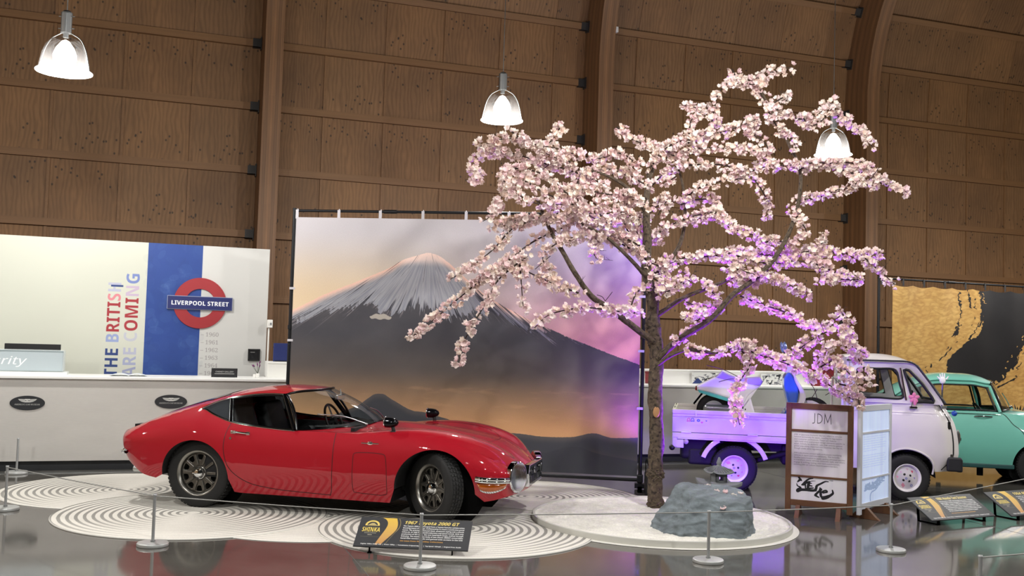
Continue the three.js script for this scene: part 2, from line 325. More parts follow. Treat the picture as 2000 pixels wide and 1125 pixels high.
// rail sign wall
const PB = PC - 1.15, boardEnd = tAt(516, PB), boardTop = at(517, 487, -wallPt(boardEnd, 0, PB).z).y;
{
  const WB = 5.4, HB = boardTop, t0 = boardEnd - WB, o = wallThing('sign_wall', 'white display wall with blue band, red ring and vertical lettering', 'display wall', boardEnd - WB / 2, 0, PB);
  const uOf = (px) => (tAt(px, PB) - t0) / WB, PXM = 2048 / WB;
  const tex = canvas(2048, Math.round(2048 * HB / WB), (x, w, h) => {
    const X = (px) => uOf(px) * w, Y = (px, py) => (HB - at(px, py, -wallPt(tAt(px, PB), 0, PB).z).y) / HB * h;
    x.fillStyle = '#c6c8ba'; x.fillRect(0, 0, w, h);
    const xr = X(384.5); x.fillStyle = '#c6c6c2'; x.fillRect(xr, 0, w, h);
    const xb = X(277); x.fillStyle = '#1c3e86'; x.fillRect(xb, 0, xr - xb, h);
    for (let i = 0; i < 260; i++) { x.fillStyle = `rgba(${rnd() < 0.5 ? '255,255,255' : '10,25,80'},${0.01 + rnd() * 0.035})`; x.beginPath(); x.ellipse(xb + rnd() * (xr - xb), h * rnd(), 6 + rnd() * 34, 5 + rnd() * 26, rnd() * 3, 0, 7); x.fill(); }
    x.clearRect(0, 0, 0, 0);
    // vertical words, letters half washed out
    const words = (txt, px, size, yTop, yBot, cols) => {
      const x0 = X(px), y0 = Y(px, yBot), len = y0 - Y(px, yTop); x.save(); x.translate(x0, y0); x.rotate(-Math.PI / 2); x.font = `bold ${size}px sans-serif`; x.textBaseline = 'middle';
      const tw = x.measureText(txt).width; x.scale(len / tw, 1);
      let k = 0, cx = 0; for (const ch of txt) { x.fillStyle = cols[k]; x.fillText(ch, cx, 0); cx += x.measureText(ch).width; k++; } x.restore();
    };
    const B = '#233a74', R = '#9c2a33', P = '#aeb0c4';
    words('THE BRITISH', 215, 82, 549, 737, [B, B, B, B, '#8f9cc4', R, R, R, R, '#cf8088', P]);
    words('ARE COMING', 250, 84, 532, 737, ['#959ab8', '#9fa4bf', P, P, '#b6b8c2', R, R, R, '#b9a7bd', '#6f7fb5']);
    x.fillStyle = B; x.fillRect(X(207), Y(215, 556), X(231) - X(207), 9);
    // the years
    x.fillStyle = '#8f8a8a'; x.font = '29px serif'; x.textAlign = 'left';
    ['1960', '1961', '1962', '1963', '1964', '1965'].forEach((t, i) => x.fillText('– ' + t, X(387.5), Y(398, 653 + i * 15.2) + 10));
  });
  mesh('panel', (() => { const g = box(WB, HB, 0.1, 0, HB / 2, -0.05), uv = g.attributes.uv, p = g.attributes.position; for (let i = 0; i < uv.count; i++) uv.setXY(i, p.getX(i) / WB + 0.5, p.getY(i) / HB); return g; })(), std(0xffffff, 0.5, 0, { map: tex }), o);
  // ring and bar of the station sign: cut-out shapes standing off the wall
  const c = at(383, 592, -wallPt(tAt(383, PB), 0, PB).z), cx = tAt(383, PB) - (boardEnd - WB / 2), r = (tAt(435, PB) - tAt(331, PB)) / 2;
  const ring = new THREE.Shape(); ring.absarc(0, 0, r, 0, Math.PI * 2); const hole = new THREE.Path(); hole.absarc(0, 0, r * 0.56, 0, Math.PI * 2, true); ring.holes.push(hole);
  mesh('red_ring', extrude(ring, 0.02, 0.002, 1, 48).translate(cx, c.y, 0.01), std(0x96242a, 0.45), o);
  const bw = tAt(446, PB) - tAt(320, PB), bh = 0.165;
  mesh('name_bar_edge', rbox(bw + 0.015, bh + 0.015, 0.022, 0.003, cx, c.y, 0.02), std(0x8d94ad, 0.4), o);
  const nb = canvas(1024, 220, (x, w, h) => { x.fillStyle = '#1b2560'; x.fillRect(0, 0, w, h); x.fillStyle = '#f4f4f2'; x.font = 'bold 104px sans-serif'; x.textAlign = 'center'; x.textBaseline = 'middle'; const m = x.measureText('LIVERPOOL STREET').width; x.translate(w / 2, h / 2 + 4); x.scale(w * 0.9 / m, 1); x.fillText('LIVERPOOL STREET', 0, 0); });
  const ng = new THREE.PlaneGeometry(bw, bh); mesh('name_bar', [rbox(bw, bh, 0.004, 0.001, cx, c.y, 0.033)], std(0x1b2560, 0.4), o);
  mesh('lettering', ng.translate(cx, c.y, 0.0356), std(0xffffff, 0.4, 0, { map: nb }), o);
  const ft = (px, py, w, h, d, name, m) => { const t = tAt(px, PB), y = at(px, py, -wallPt(t, 0, PB).z).y; mesh(name, rbox(w, h, d, 0.006, t - (boardEnd - WB / 2), y, d / 2), m, o); };
}
// small things on and around the counter
const onCounter = (px, back) => { const t = tAt(px, PC - back); return [t, 1.1, PC - back]; };
{
  const [t, h, p] = onCounter(437, 0.28), o = wallThing('counter_plaque', 'small black name plaque standing on the counter below the years', 'plaque', t, h, p);
  const tx = canvas(256, 96, (x, w, hh) => { x.fillStyle = '#1a1b1d'; x.fillRect(0, 0, w, hh); x.fillStyle = '#c8c8c4'; x.font = '24px sans-serif'; x.textAlign = 'center'; x.fillText('CHENEY GALLERY', 128, 44); x.fillRect(26, 58, 204, 5); });
  const g = rbox(0.315, 0.112, 0.012, 0.003, 0, 0.056, 0); mesh('plate', g, std(0x1a1b1d, 0.4), o);
  mesh('lettering', new THREE.PlaneGeometry(0.3, 0.1).translate(0, 0.056, 0.0065), std(0xffffff, 0.4, 0, { map: tx }), o);
  mesh('foot', box(0.26, 0.01, 0.06, 0, 0.005, -0.02), MAT.darkMetal, o);
}
{
  const t = tAt(493, PB), y = at(493, 693, -wallPt(t, 0, PB).z).y, o = wallThing('wall_frame', 'small black square frame hung on the display wall by the vase', 'frame', t, y, PB + 0.012);
  mesh('border', [box(0.155, 0.018, 0.022, 0, 0.07, 0), box(0.155, 0.018, 0.022, 0, -0.07, 0), box(0.018, 0.155, 0.022, 0.07, 0, 0), box(0.018, 0.155, 0.022, -0.07, 0, 0)], MAT.black, o);
  mesh('panel', box(0.135, 0.135, 0.01), std(0x17181a, 0.3), o); mesh('print', box(0.06, 0.012, 0.003, -0.02, 0.035, 0.006), std(0x6a6a68, 0.5), o);
}
{
  const [t, h, p] = onCounter(500, 0.25), o = wallThing('bud_vase', 'small white square vase holding purple flowers on the counter', 'vase', t, h, p);
  mesh('vase', [rbox(0.04, 0.055, 0.04, 0.006, 0.012, 0.028, 0), rbox(0.035, 0.045, 0.035, 0.006, -0.026, 0.023, 0)], MAT.whiteGloss, o);
  const stem = [], petals = [];
  for (let i = 0; i < 7; i++) { const a = i * 0.9, r = 0.02 + 0.012 * i % 0.05, e = V(0.012 + Math.cos(a) * r, 0.14 + rr(0, 0.05), Math.sin(a) * r); stem.push(bar(V(0.012, 0.05, 0), e, 0.002, 5)); petals.push(new THREE.SphereGeometry(0.011, 8, 6).scale(0.6, 1.8, 0.6).rotateZ(-(e.x - 0.012) * 12).translate(e.x, e.y + 0.008, e.z)); }
  mesh('stem', stem, std(0x2e3a22, 0.7), o); mesh('blossom', petals, std(0x6b2a62, 0.6), o);
}
{
  const [t, h, p] = onCounter(40, 0.35), o = wallThing('desk_sign', 'frosted acrylic desk box lettered Security at the counter end', 'desk sign', t, h, p), k = tAt(122, PC - 0.35) - t;
  const tx = canvas(1024, 256, (x, w, hh) => { x.fillStyle = '#b4c0c4'; x.fillRect(0, 0, w, hh); x.fillStyle = '#eef2f2'; x.font = 'italic 150px sans-serif'; x.textAlign = 'right'; x.fillText('Security', 690, 176); });
  const Wd = 1.25, ac = phys(0xdfe8ea, 0.25, 0, { transmission: 0.5, thickness: 0 });
  mesh('front_panel', rbox(Wd, 0.24, 0.012, 0.004, k - Wd / 2, 0.16, 0.12), std(0xaebabd, 0.3), o);
  mesh('lettering', new THREE.PlaneGeometry(Wd - 0.02, 0.22).translate(k - Wd / 2, 0.16, 0.127), std(0xffffff, 0.3, 0, { map: tx }), o);
  mesh('side_panel', box(0.012, 0.24, 0.26, k, 0.16, 0), ac, o); mesh('lid', box(Wd, 0.01, 0.27, k - Wd / 2, 0.285, 0), ac, o);
  mesh('base', box(Wd + 0.06, 0.035, 0.3, k - Wd / 2 + 0.02, 0.0175, 0), std(0xdfe3e0, 0.3), o);
}
{
  const t = tAt(60, PC - 0.6), o = wallThing('monitor', 'dark computer screen edge showing above the frosted desk box', 'monitor', t, 1.1, PC - 0.6);
  mesh('screen', rbox(0.62, 0.24, 0.03, 0.006, 0, 0.235, 0), MAT.black, o); mesh('stand', [box(0.06, 0.14, 0.03, 0, 0.07, -0.02), box(0.22, 0.012, 0.16, 0, 0.006, -0.02)], MAT.darkMetal, o);
}
{
  const [t, h, p] = onCounter(250, 0.3), o = wallThing('brochure', 'open pale brochure lying on the counter below the blue band', 'brochure', t, h, p);
  for (const s of [-1, 1]) mesh('page', patch((u, v) => V(s * u * 0.21, 0.004 + 0.028 * Math.sin(u * Math.PI) * (1 - 0.4 * u), (v - 0.5) * 0.3), 10, 2, s > 0), std(0xe4ebec, 0.4, 0, { side: THREE.DoubleSide }), o);
}
{
  const t = tAt(514, PB) + 0.02, y = at(514, 632, -wallPt(t, 0, PB).z).y, o = wallThing('wall_switch', 'small white box fixed at the right edge of the display wall', 'switch box', t, y, PB);
  mesh('case', rbox(0.07, 0.11, 0.06, 0.008, 0.03, 0, 0.02), MAT.white, o); mesh('button', rbox(0.02, 0.03, 0.01, 0.003, 0.04, 0, 0.054), std(0x777b80, 0.4), o);
  mesh('conduit', bar(V(0.02, -0.05, 0), V(0.02, -0.55, 0), 0.012), MAT.white, o);
}
{
  const t = tAt(549, PC - 0.62), o = wallThing('blue_binder', 'dark blue panel standing on the white ledge beside the backdrop', 'panel', t, 1.3, PC - 0.62);
  mesh('board', rbox(0.24, 0.24, 0.03, 0.005, 0, 0.12, 0), std(0x1d2a63, 0.5), o); mesh('foot', box(0.2, 0.012, 0.12, 0, 0.006, -0.03), MAT.darkMetal, o);
}
// right end of the counter: pictures on the ledge, red chairs behind
const photoTex = (k) => canvas(256, 128, (x, w, h) => {
  x.fillStyle = '#d8d8d4'; x.fillRect(0, 0, w, h);
  for (let i = 0; i < 46; i++) { const c = Math.floor(rr(10, 190)); x.fillStyle = `rgb(${c},${c},${c + 6})`; const a = rr(0, w), b = rr(0, h); x.beginPath(); x.moveTo(a, b); x.lineTo(a + rr(8, 50), b + rr(-20, 20)); x.lineTo(a + rr(-10, 40), b + rr(10, 50)); x.fill(); }
  if (k === 0) { x.fillStyle = '#24356e'; x.beginPath(); x.moveTo(0, 128); x.lineTo(40, 60); x.lineTo(84, 128); x.fill(); }
});
[[1385, 0.62, 0.17, 0, 'printed picture board leaning on the ledge behind the scooter seat'], [1507, 0.42, 0.17, 1, 'black and white picture board on the ledge behind the scooter handlebar']].forEach(([px, w, h, k, l]) => {
  const o = wallThing('picture_board', l, 'picture', tAt(px, PC - 0.42), 1.1, PC - 0.4, 'picture boards');
  const g = rbox(w, h, 0.012, 0.003, 0, h / 2, 0); mesh('board', g, std(0xcfcfcb, 0.5), o); const pl = mesh('print', new THREE.PlaneGeometry(w - 0.01, h - 0.01).translate(0, h / 2, 0.0065), std(0xffffff, 0.35, 0, { map: photoTex(k) }), o); o.rotation.x = 0; 
});
[[1270, 'small red box on the ledge between the backdrop and the trunk', 0.12, 0.17], [1612, 'wide dark red box on the counter left of the white cab', 0.46, 0.26], [1652, 'narrow red box on the counter beside the white cab', 0.1, 0.2]].forEach(([px, l, w, h]) => {
  const o = wallThing('red_box', l, 'box', tAt(px, PC - 0.3), 1.1, PC - 0.3, 'red boxes on the counter');
  mesh('box', rbox(w, h, 0.12, 0.008, 0, h / 2, 0), std(0x7c1420, 0.5), o); mesh('lid', rbox(w + 0.008, 0.03, 0.128, 0.006, 0, h - 0.01, 0), std(0x6b101b, 0.5), o);
});

// ---------- printed backdrops on pipe stands ----------
function stand(o, L, Hh, clips, sag, clipMat) {               // local: x along the cloth, z towards the viewer
  const m = MAT.darkMetal, r = 0.022;
  mesh('top_rail', [bar(V(-L / 2 - 0.04, Hh, 0), V(L / 2 + 0.04, Hh, 0), 0.017, 12), cyl(0.024, 0.024, 0.16, 0, 0, 0).rotateZ(Math.PI / 2).translate(-L * 0.22, Hh, 0)], m, o);
  for (const s of [-1, 1]) {
    mesh('upright', [bar(V(s * (L / 2 + 0.02), 0, 0), V(s * (L / 2 + 0.02), Hh + 0.03, 0), r, 12), cyl(0.03, 0.03, 0.05, s * (L / 2 + 0.02), Hh * 0.55, 0), rbox(0.07, 0.09, 0.07, 0.01, s * (L / 2 + 0.02), 0.12, 0)], m, o);
    const f = mesh('foot', [beam(V(s * (L / 2 + 0.02), 0.02, -0.14), V(s * (L / 2 + 0.02), 0.02, 0.3), 0.05, 0.03), box(0.12, 0.05, 0.12, s * (L / 2 + 0.02), 0.04, 0)], m, o);
  }
  mesh('bottom_rail', bar(V(-L / 2, 0.1, -0.02), V(L / 2, 0.1, -0.02), 0.02, 12), m, o);
  for (let i = 0; i < clips; i++) {
    const x = -L / 2 + 0.02 + (L - 0.04) * i / (clips - 1);
    mesh('clip', [tube([V(x, Hh - sag - 0.01, 0.012), V(x, Hh - 0.04, 0.02), V(x, Hh + 0.018, 0.01), V(x, Hh + 0.018, -0.012), V(x, Hh - 0.06, -0.016)], 0.006, 12, 6), box(0.035, sag + 0.02, 0.006, x + 0.004 * Math.sin(i * 2.1), Hh - sag * 0.5, 0.022)], clipMat, o);
  }
}
// mountain at dusk
const ridge = table([[-0.05, 0.405], [0, 0.385], [0.1, 0.315], [0.2, 0.255], [0.28, 0.205], [0.325, 0.167], [0.36, 0.152], [0.395, 0.139], [0.42, 0.146], [0.45, 0.172], [0.5, 0.232], [0.56, 0.3], [0.65, 0.372], [0.78, 0.452], [0.9, 0.517], [1, 0.565], [1.05, 0.59]]);
const snowLine = table([[-0.05, 0.47], [0.0, 0.44], [0.1, 0.39], [0.17, 0.37], [0.22, 0.345], [0.25, 0.37], [0.3, 0.385], [0.36, 0.36], [0.42, 0.375], [0.47, 0.39], [0.52, 0.38], [0.58, 0.385], [0.64, 0.42], [0.7, 0.44], [0.76, 0.455], [0.8, 0.466], [1.05, 0.5]]);
const hillA = table([[-0.1, 0.9], [0.05, 0.85], [0.2, 0.772], [0.25, 0.722], [0.275, 0.717], [0.3, 0.735], [0.36, 0.778], [0.4, 0.785], [0.5, 0.82], [0.62, 0.85], [0.68, 0.855], [0.74, 0.862], [0.82, 0.858], [0.88, 0.84], [0.93, 0.855], [1.05, 0.845]]);
const hillB = table([[-0.1, 0.98], [0.55, 0.97], [0.68, 0.935], [0.76, 0.92], [0.8, 0.9], [0.84, 0.897], [0.88, 0.915], [0.94, 0.93], [1.05, 0.95]]);
const fujiTex = pixels(1536, 1152, (u, v) => {
  const j = 0.0035 * fbm(u * 60, 1.5) + 0.002 * n3(u * 220, 3.1), yr = ridge(u) + j * 0.9;
  const warm = 1 - sstep(0.2, 0.75, u);
  let c = mix3([196, 192, 196], [232, 208, 172], sstep(0.03, 0.36, v) * warm);
  c = mix3(c, mix3([190, 172, 184], [222, 152, 152], sstep(0.1, 0.56, v)), sstep(0.3, 0.95, u) * sstep(-0.05, 0.4, v));
  if (v > yr) {
    const px = 0.395, dx = u - px, dy = v - 0.09, a = dx / dy, r = Math.hypot(dx, dy);
    c = mix3([64, 64, 71], [78, 76, 80], clamp(fbm(u * 9, v * 9, 2) + 0.4, 0, 1));
    c = mix3(c, [92, 84, 80], sstep(0.46, 0.64, v)); c = mix3(c, [164, 130, 98], sstep(0.6, 0.74, v) * 0.9); c = mix3(c, [204, 154, 108], sstep(0.7, 0.84, v));
    if (v > 0.68) { const cl = fbm(u * 11, v * 34, 6); c = mix3(c, [220, 172, 126], 0.25 * sstep(0.05, 0.45, cl)); }
    // snow: streaks running down from the summit
    const st = n3(a * 26, r * 5, 1) + 0.7 * n3(a * 62, r * 9, 4) + 0.45 * n3(a * 130, r * 22, 6);
    const rag = snowLine(u) + 0.035 * n3(a * 16, 2.2) + 0.022 * n3(a * 44, 5.1) + 0.012 * n3(u * 160, v * 30);
    const side = sstep(0.47, 0.62, u);
    if (v < rag) {
      const k = sstep(0.0, 0.03, rag - v), rock = sstep(0.12 + 0.3 * k - 0.5 * side - 0.25 * sstep(0.12, 0.02, rag - v), 0.62 + 0.3 * k - 0.3 * side, st);
      let s = mix3([150, 149, 156], [186, 182, 184], clamp(0.5 + st * 0.8, 0, 1)); s = mix3(s, [128, 122, 136], side * 0.55);
      s = mix3(s, [252, 206, 184], 1 - sstep(0.0, 0.035, v - yr) - 0.1 + 0 * u); s = mix3(s, [250, 226, 214], (1 - sstep(0.16, 0.2, v)) * 0.8);
      c = mix3(s, [44, 45, 54], clamp(rock, 0, 1) * 0.92);
    } else { const w = sstep(0.03, 0, v - rag) * sstep(0.1, 0.5, n3(a * 70, r * 14, 9)) + (u < 0.2 ? 0.5 * sstep(0.15, 0.5, n3(a * 40, r * 3, 2)) * sstep(0.1, 0, v - rag) : 0); c = mix3(c, [138, 132, 136], clamp(w, 0, 0.8)); }
    if (Math.hypot((u - 0.262) / 0.032, (v - 0.405 - 0.012 * n3(u * 50, 1)) / 0.011) < 1) c = [176, 170, 160];
  }
  const ha = hillA(u) + 0.002 * fbm(u * 90, 3); if (v > ha) { c = mix3([84, 80, 80], [58, 60, 66], sstep(0, 0.03, v - ha)); c = mix3(c, [150, 118, 98], 0.62 * sstep(0.05, 0.12, v - ha) * sstep(0.4, 0.55, u) * (1 - sstep(0.8, 1, u) * 0.5)); }
  const hb = hillB(u) + 0.002 * fbm(u * 70, 8); if (v > hb) c = [54, 56, 62];
  const w = 1 + 0.04 * n3(u * 500, v * 380) + 0.02 * n3(u * 4, v * 3);
  return [c[0] * w, c[1] * w, c[2] * w];
});
function cloth(L, y0, y1, fn, nu, nv) { return patch((u, v) => { const q = fn(u, v); return V((u - 0.5) * L, lerp(y0, y1, v) + (q[1] || 0), 0.03 + q[0]); }, nu, nv); }
const shell = (g, th) => { const b = g.clone(), p = b.attributes.position; for (let i = 0; i < p.count; i++) p.setZ(i, p.getZ(i) - th); const ix = Array.from(b.index.array); for (let i = 0; i < ix.length; i += 3) [ix[i], ix[i + 1]] = [ix[i + 1], ix[i]]; b.setIndex(ix); b.computeVertexNormals(); return merge([g, b]); };
const fujiR = floorAt(1246, 955), fujiLx = at(563, 800, -fujiR.z + 0.57);
const FUJI_TURN = Math.atan2(0.57, fujiR.x - fujiLx.x), FUJI_L = Math.hypot(fujiR.x - fujiLx.x, 0.57), fujiTop = at(1249, 420, -fujiR.z).y;
{
  const o = thing('backdrop_banner', 'large printed backdrop of a snowy mountain at dusk on a black pipe frame', 'backdrop', [(fujiR.x + fujiLx.x) / 2, 0, (fujiR.z - 0.57 + fujiR.z) / 2], 0);
  o.rotation.y = -FUJI_TURN; 
  stand(o, FUJI_L, fujiTop, 9, 0.09, std(0xc9c7cc, 0.5));
  const g = cloth(FUJI_L - 0.03, 0.15, fujiTop - 0.085, (u, v) => [0.012 * Math.sin(u * 9 + v * 2) * (1 - v) + 0.006 * n3(u * 6, v * 5)], 60, 30);
  mesh('printed_cloth', shell(g, 0.004), std(0xffffff, 0.75, 0, { map: fujiTex }), o);
  for (const s of [-1, 1]) for (const f of [0.27, 0.5, 0.72]) mesh('side_strap', box(0.07, 0.028, 0.05, s * (FUJI_L / 2), 0.15 + f * (fujiTop - 0.3), 0.012), std(0xc9c7cc, 0.5), o);
}
// gold and black brush backdrop
const goldL = table([[-0.05, 0.36], [0.03, 0.366], [0.14, 0.374], [0.25, 0.35], [0.34, 0.315], [0.42, 0.262], [0.48, 0.228], [0.54, 0.222], [0.6, 0.245], [0.66, 0.34]]), goldR = table([[0, 0.78], [0.27, 0.6], [0.37, 0.56], [0.46, 0.53], [0.54, 0.5], [0.6, 0.47], [0.66, 0.38]]);
const goldTex = pixels(1280, 1024, (u, v) => {
  const cr = Math.pow(1 - Math.abs(fbm(u * 26 + v * 6, v * 30, 2, 4)) * 1.5, 4) * 0.6, b = 0.5 + 0.6 * fbm(u * 7, v * 6, 7) + 0.25 * n3(u * 50, v * 60, 4);
  let c = mix3([186, 140, 72], [232, 196, 124], clamp(b, 0, 1)); c = mix3(c, [150, 104, 48], clamp(cr * 0.7, 0, 0.5)); c = mix3(c, [196, 122, 66], 0.7 * sstep(0.45, 1, u) * sstep(0.2, 0.6, v));
  const e = 0.02 * fbm(u * 16 + v * 9, v * 30, 1) + 0.008 * n3(u * 70 + v * 30, v * 70, 4), l = goldL(v) + e * 0.8, r = goldR(v) + e;
  let black = u > l && u < r && v < 0.635 + 0.05 * n3(u * 26, 1);
  const d = l - u, dry = n3(d * 90 + 0.5 * n3(v * 12, 1), v * 5.5, 3) + 0.3 * n3(d * 40, v * 40, 9);
  if (d > 0 && d < 0.11 && v < 0.6) black = dry > 0.3 + d * 1.2 && d > 0.022;
  if (d < 0 && d > -0.03 && black) black = dry < 0.34;
  const f = u - r; if (f > 0 && f < 0.05 && v < 0.66) black = n3(f * 110, v * 9, 5) > 0.28;
  if (black && f < 0 && f > -0.03 && n3(u * 60, v * 40, 6) > 0.36) black = false;
  return black ? [26, 25, 27] : c;
});
{
  const GZ = 17.2, a = at(1716, 760, GZ), turn = 21 * Math.PI / 180, L = 5.6, top = at(1716, 543, GZ).y;
  const o = thing('gold_banner', 'gold backdrop with a black brush stroke hanging behind the turquoise car', 'backdrop', [a.x + Math.cos(turn) * L / 2, 0, a.z - Math.sin(turn) * L / 2], turn);
  stand(o, L, top, 13, 0.1, std(0x2a2a2c, 0.5));
  const g = cloth(L - 0.3, 0.13, top - 0.1, (u, v) => [0.02 * Math.sin(u * 40) * v * v + 0.03 * Math.abs(Math.sin(u * Math.PI * 6)) * (1 - v) * 0.3 + 0.012 * n3(u * 9, v * 4), -0.03 * Math.abs(Math.sin(u * Math.PI * 12)) * v], 120, 30);
  const cl = mesh('printed_cloth', shell(g, 0.004), std(0xffffff, 0.5, 0, { map: goldTex }), o); cl.position.x = 0.1;
}
// ---------- shared pieces for vehicles ----------
// A body side is a height field z(x, y): x forward from the rear axle, y up, z outwards.
function bodySide(B, s) {                                    // s = +1 near side, -1 far side
  const xs = [];
  const pts = [B.x0, B.x1, ...B.arches.flatMap((a) => [a.x - a.r, a.x + a.r])].sort((a, b) => a - b);
  for (let i = 0; i < pts.length - 1; i++) {
    const a = pts[i], b = pts[i + 1], isArch = B.arches.some((k) => Math.abs(a - (k.x - k.r)) < 1e-6);
    const n = isArch ? 30 : Math.max(6, Math.round((b - a) / 0.05));
    for (let j = 0; j < n; j++) { const t = j / n; xs.push(isArch ? lerp(a, b, 0.5 - 0.5 * Math.cos(Math.PI * t)) : i === 0 ? lerp(a, b, 1 - Math.cos(t * Math.PI / 2)) : i === pts.length - 2 ? lerp(a, b, Math.sin(t * Math.PI / 2)) : lerp(a, b, t)); }
  }
  xs.push(B.x1);
  const NY = B.ny ?? 26;
  const bottom = (x) => { let y = B.bottom(x); for (const a of B.arches) { const d = Math.abs(x - a.x); if (d <= a.r + 1e-6) y = Math.max(y, a.y + (a.k ?? 1) * Math.sqrt(Math.max(0, a.r * a.r - d * d))); } return y; };
  const g = patch((u, v) => {
    const x = xs[Math.round(u * (xs.length - 1))], y0 = bottom(x), y1 = B.yb(x), y = lerp(y0, y1, Math.pow(v, 0.85));
    return V(x + (B.shear ? B.shear(x, y) : 0), y, s * B.z(x, y));
  }, xs.length - 1, NY, s < 0);
  return { g, xs, bottom };
}
function sideLine(B, pts, s, w = 0.006, lift = 0.0012, n = 40) {   // thin strip lying on the body side along (x, y) points
  const c = new THREE.CatmullRomCurve3(pts.map((p) => V(p[0], p[1], 0)), false, 'centripetal').getPoints(n);
  return patch((u, v) => {
    const i = Math.round(u * n), a = c[Math.max(0, i - 1)], b = c[Math.min(n, i + 1)], t = b.clone().sub(a).normalize(), q = c[i].clone().add(V(-t.y, t.x, 0).multiplyScalar((v - 0.5) * w));
    return V(q.x + (B.shear ? B.shear(q.x, q.y) : 0), q.y, s * (B.z(q.x, q.y) + lift));
  }, n, 1, s < 0);
}
const glassMat = phys(0xf4f8f8, 0.02, 0, { transmission: 1, thickness: 0, ior: 1.5 });
const tintGlass = phys(0x9aa3a6, 0.02, 0, { transmission: 0.9, thickness: 0, ior: 1.5 });

// ---------- the red coupe ----------
const CAR_TURN = 12.5 * Math.PI / 180;
const CAR_RED = phys(0xa4091e, 0.6, 0, { specularIntensity: 0.3, clearcoat: 1, clearcoatRoughness: 0.025, ior: 1.5 });
const carPos = floorAt(388, 991.5).add(V(Math.sin(CAR_TURN) * 0.66, 0, -Math.cos(CAR_TURN) * 0.66));
const car = thing('coupe_car', 'low red fastback coupe with chrome lamp surrounds parked on the raked white mats', 'car', [carPos.x, 0.006, carPos.z], -CAR_TURN);
const WB = 2.33;
const NX = (x) => x < -0.6 ? -0.6 + (x + 0.6) * 0.85 : x < 2.76 ? x : 2.76 + (x - 2.76) * 0.634, nosed = (t) => table(t.map(([x, y]) => [NX(x), y])), XN = NX(3.17);   // short nose
const CB = (() => {
  const zm = nosed([[-0.93, 0.6], [-0.88, 0.66], [-0.8, 0.705], [-0.65, 0.755], [-0.4, 0.79], [0, 0.805], [0.35, 0.795], [0.8, 0.775], [1.3, 0.772], [1.8, 0.785], [2.33, 0.802], [2.65, 0.785], [2.88, 0.735], [3.03, 0.665], [3.12, 0.59], [3.17, 0.52]]);
  const ym = nosed([[-0.93, 0.58], [0, 0.56], [1, 0.5], [2.33, 0.54], [3.2, 0.44]]);
  const yb = nosed([[-0.93, 0.68], [-0.7, 0.745], [-0.4, 0.835], [-0.16, 0.905], [-0.02, 0.93], [0.1, 0.885], [0.3, 0.825], [0.6, 0.792], [1.05, 0.772], [1.4, 0.772], [1.8, 0.775], [2.1, 0.772], [2.33, 0.758], [2.6, 0.705], [2.85, 0.62], [3.05, 0.54], [3.17, 0.5]]);
  const zb = nosed([[-0.93, 0.54], [-0.8, 0.6], [-0.6, 0.63], [-0.3, 0.645], [-0.02, 0.625], [0.15, 0.655], [0.35, 0.68], [0.6, 0.692], [1.05, 0.69], [1.4, 0.69], [1.8, 0.7], [2.33, 0.715], [2.65, 0.69], [2.9, 0.62], [3.05, 0.53], [3.17, 0.4]]);
  const bottom = nosed([[-0.93, 0.44], [-0.8, 0.36], [-0.6, 0.295], [-0.36, 0.255], [0.36, 0.18], [0.5, 0.17], [1.9, 0.17], [2.0, 0.18], [2.72, 0.225], [2.9, 0.24], [3.17, 0.28]]);
  const z = (x, y) => {
    const m = ym(x), t = yb(x);
    if (y > m) return zm(x) - (zm(x) - zb(x)) * Math.pow(clamp((y - m) / Math.max(0.02, t - m), 0, 1), 2.6);
    return zm(x) - (0.075 + 0.05 * sstep(2.5, 3.1, x)) * Math.pow((m - y) / 0.36, 1.9);
  };
  const shear = (x, y) => 0.13 * sstep(-0.5, -0.93, x) * Math.pow(clamp((0.62 - y) / 0.3, -0.3, 1.2), 2) + 0.0 * y;
  return { x0: NX(-0.93), x1: XN, arches: [{ x: 0, y: 0.3, r: 0.345 }, { x: WB + 0.02, y: 0.3, r: 0.375 }], bottom, yb, zb, zm, ym, z, shear };
})();
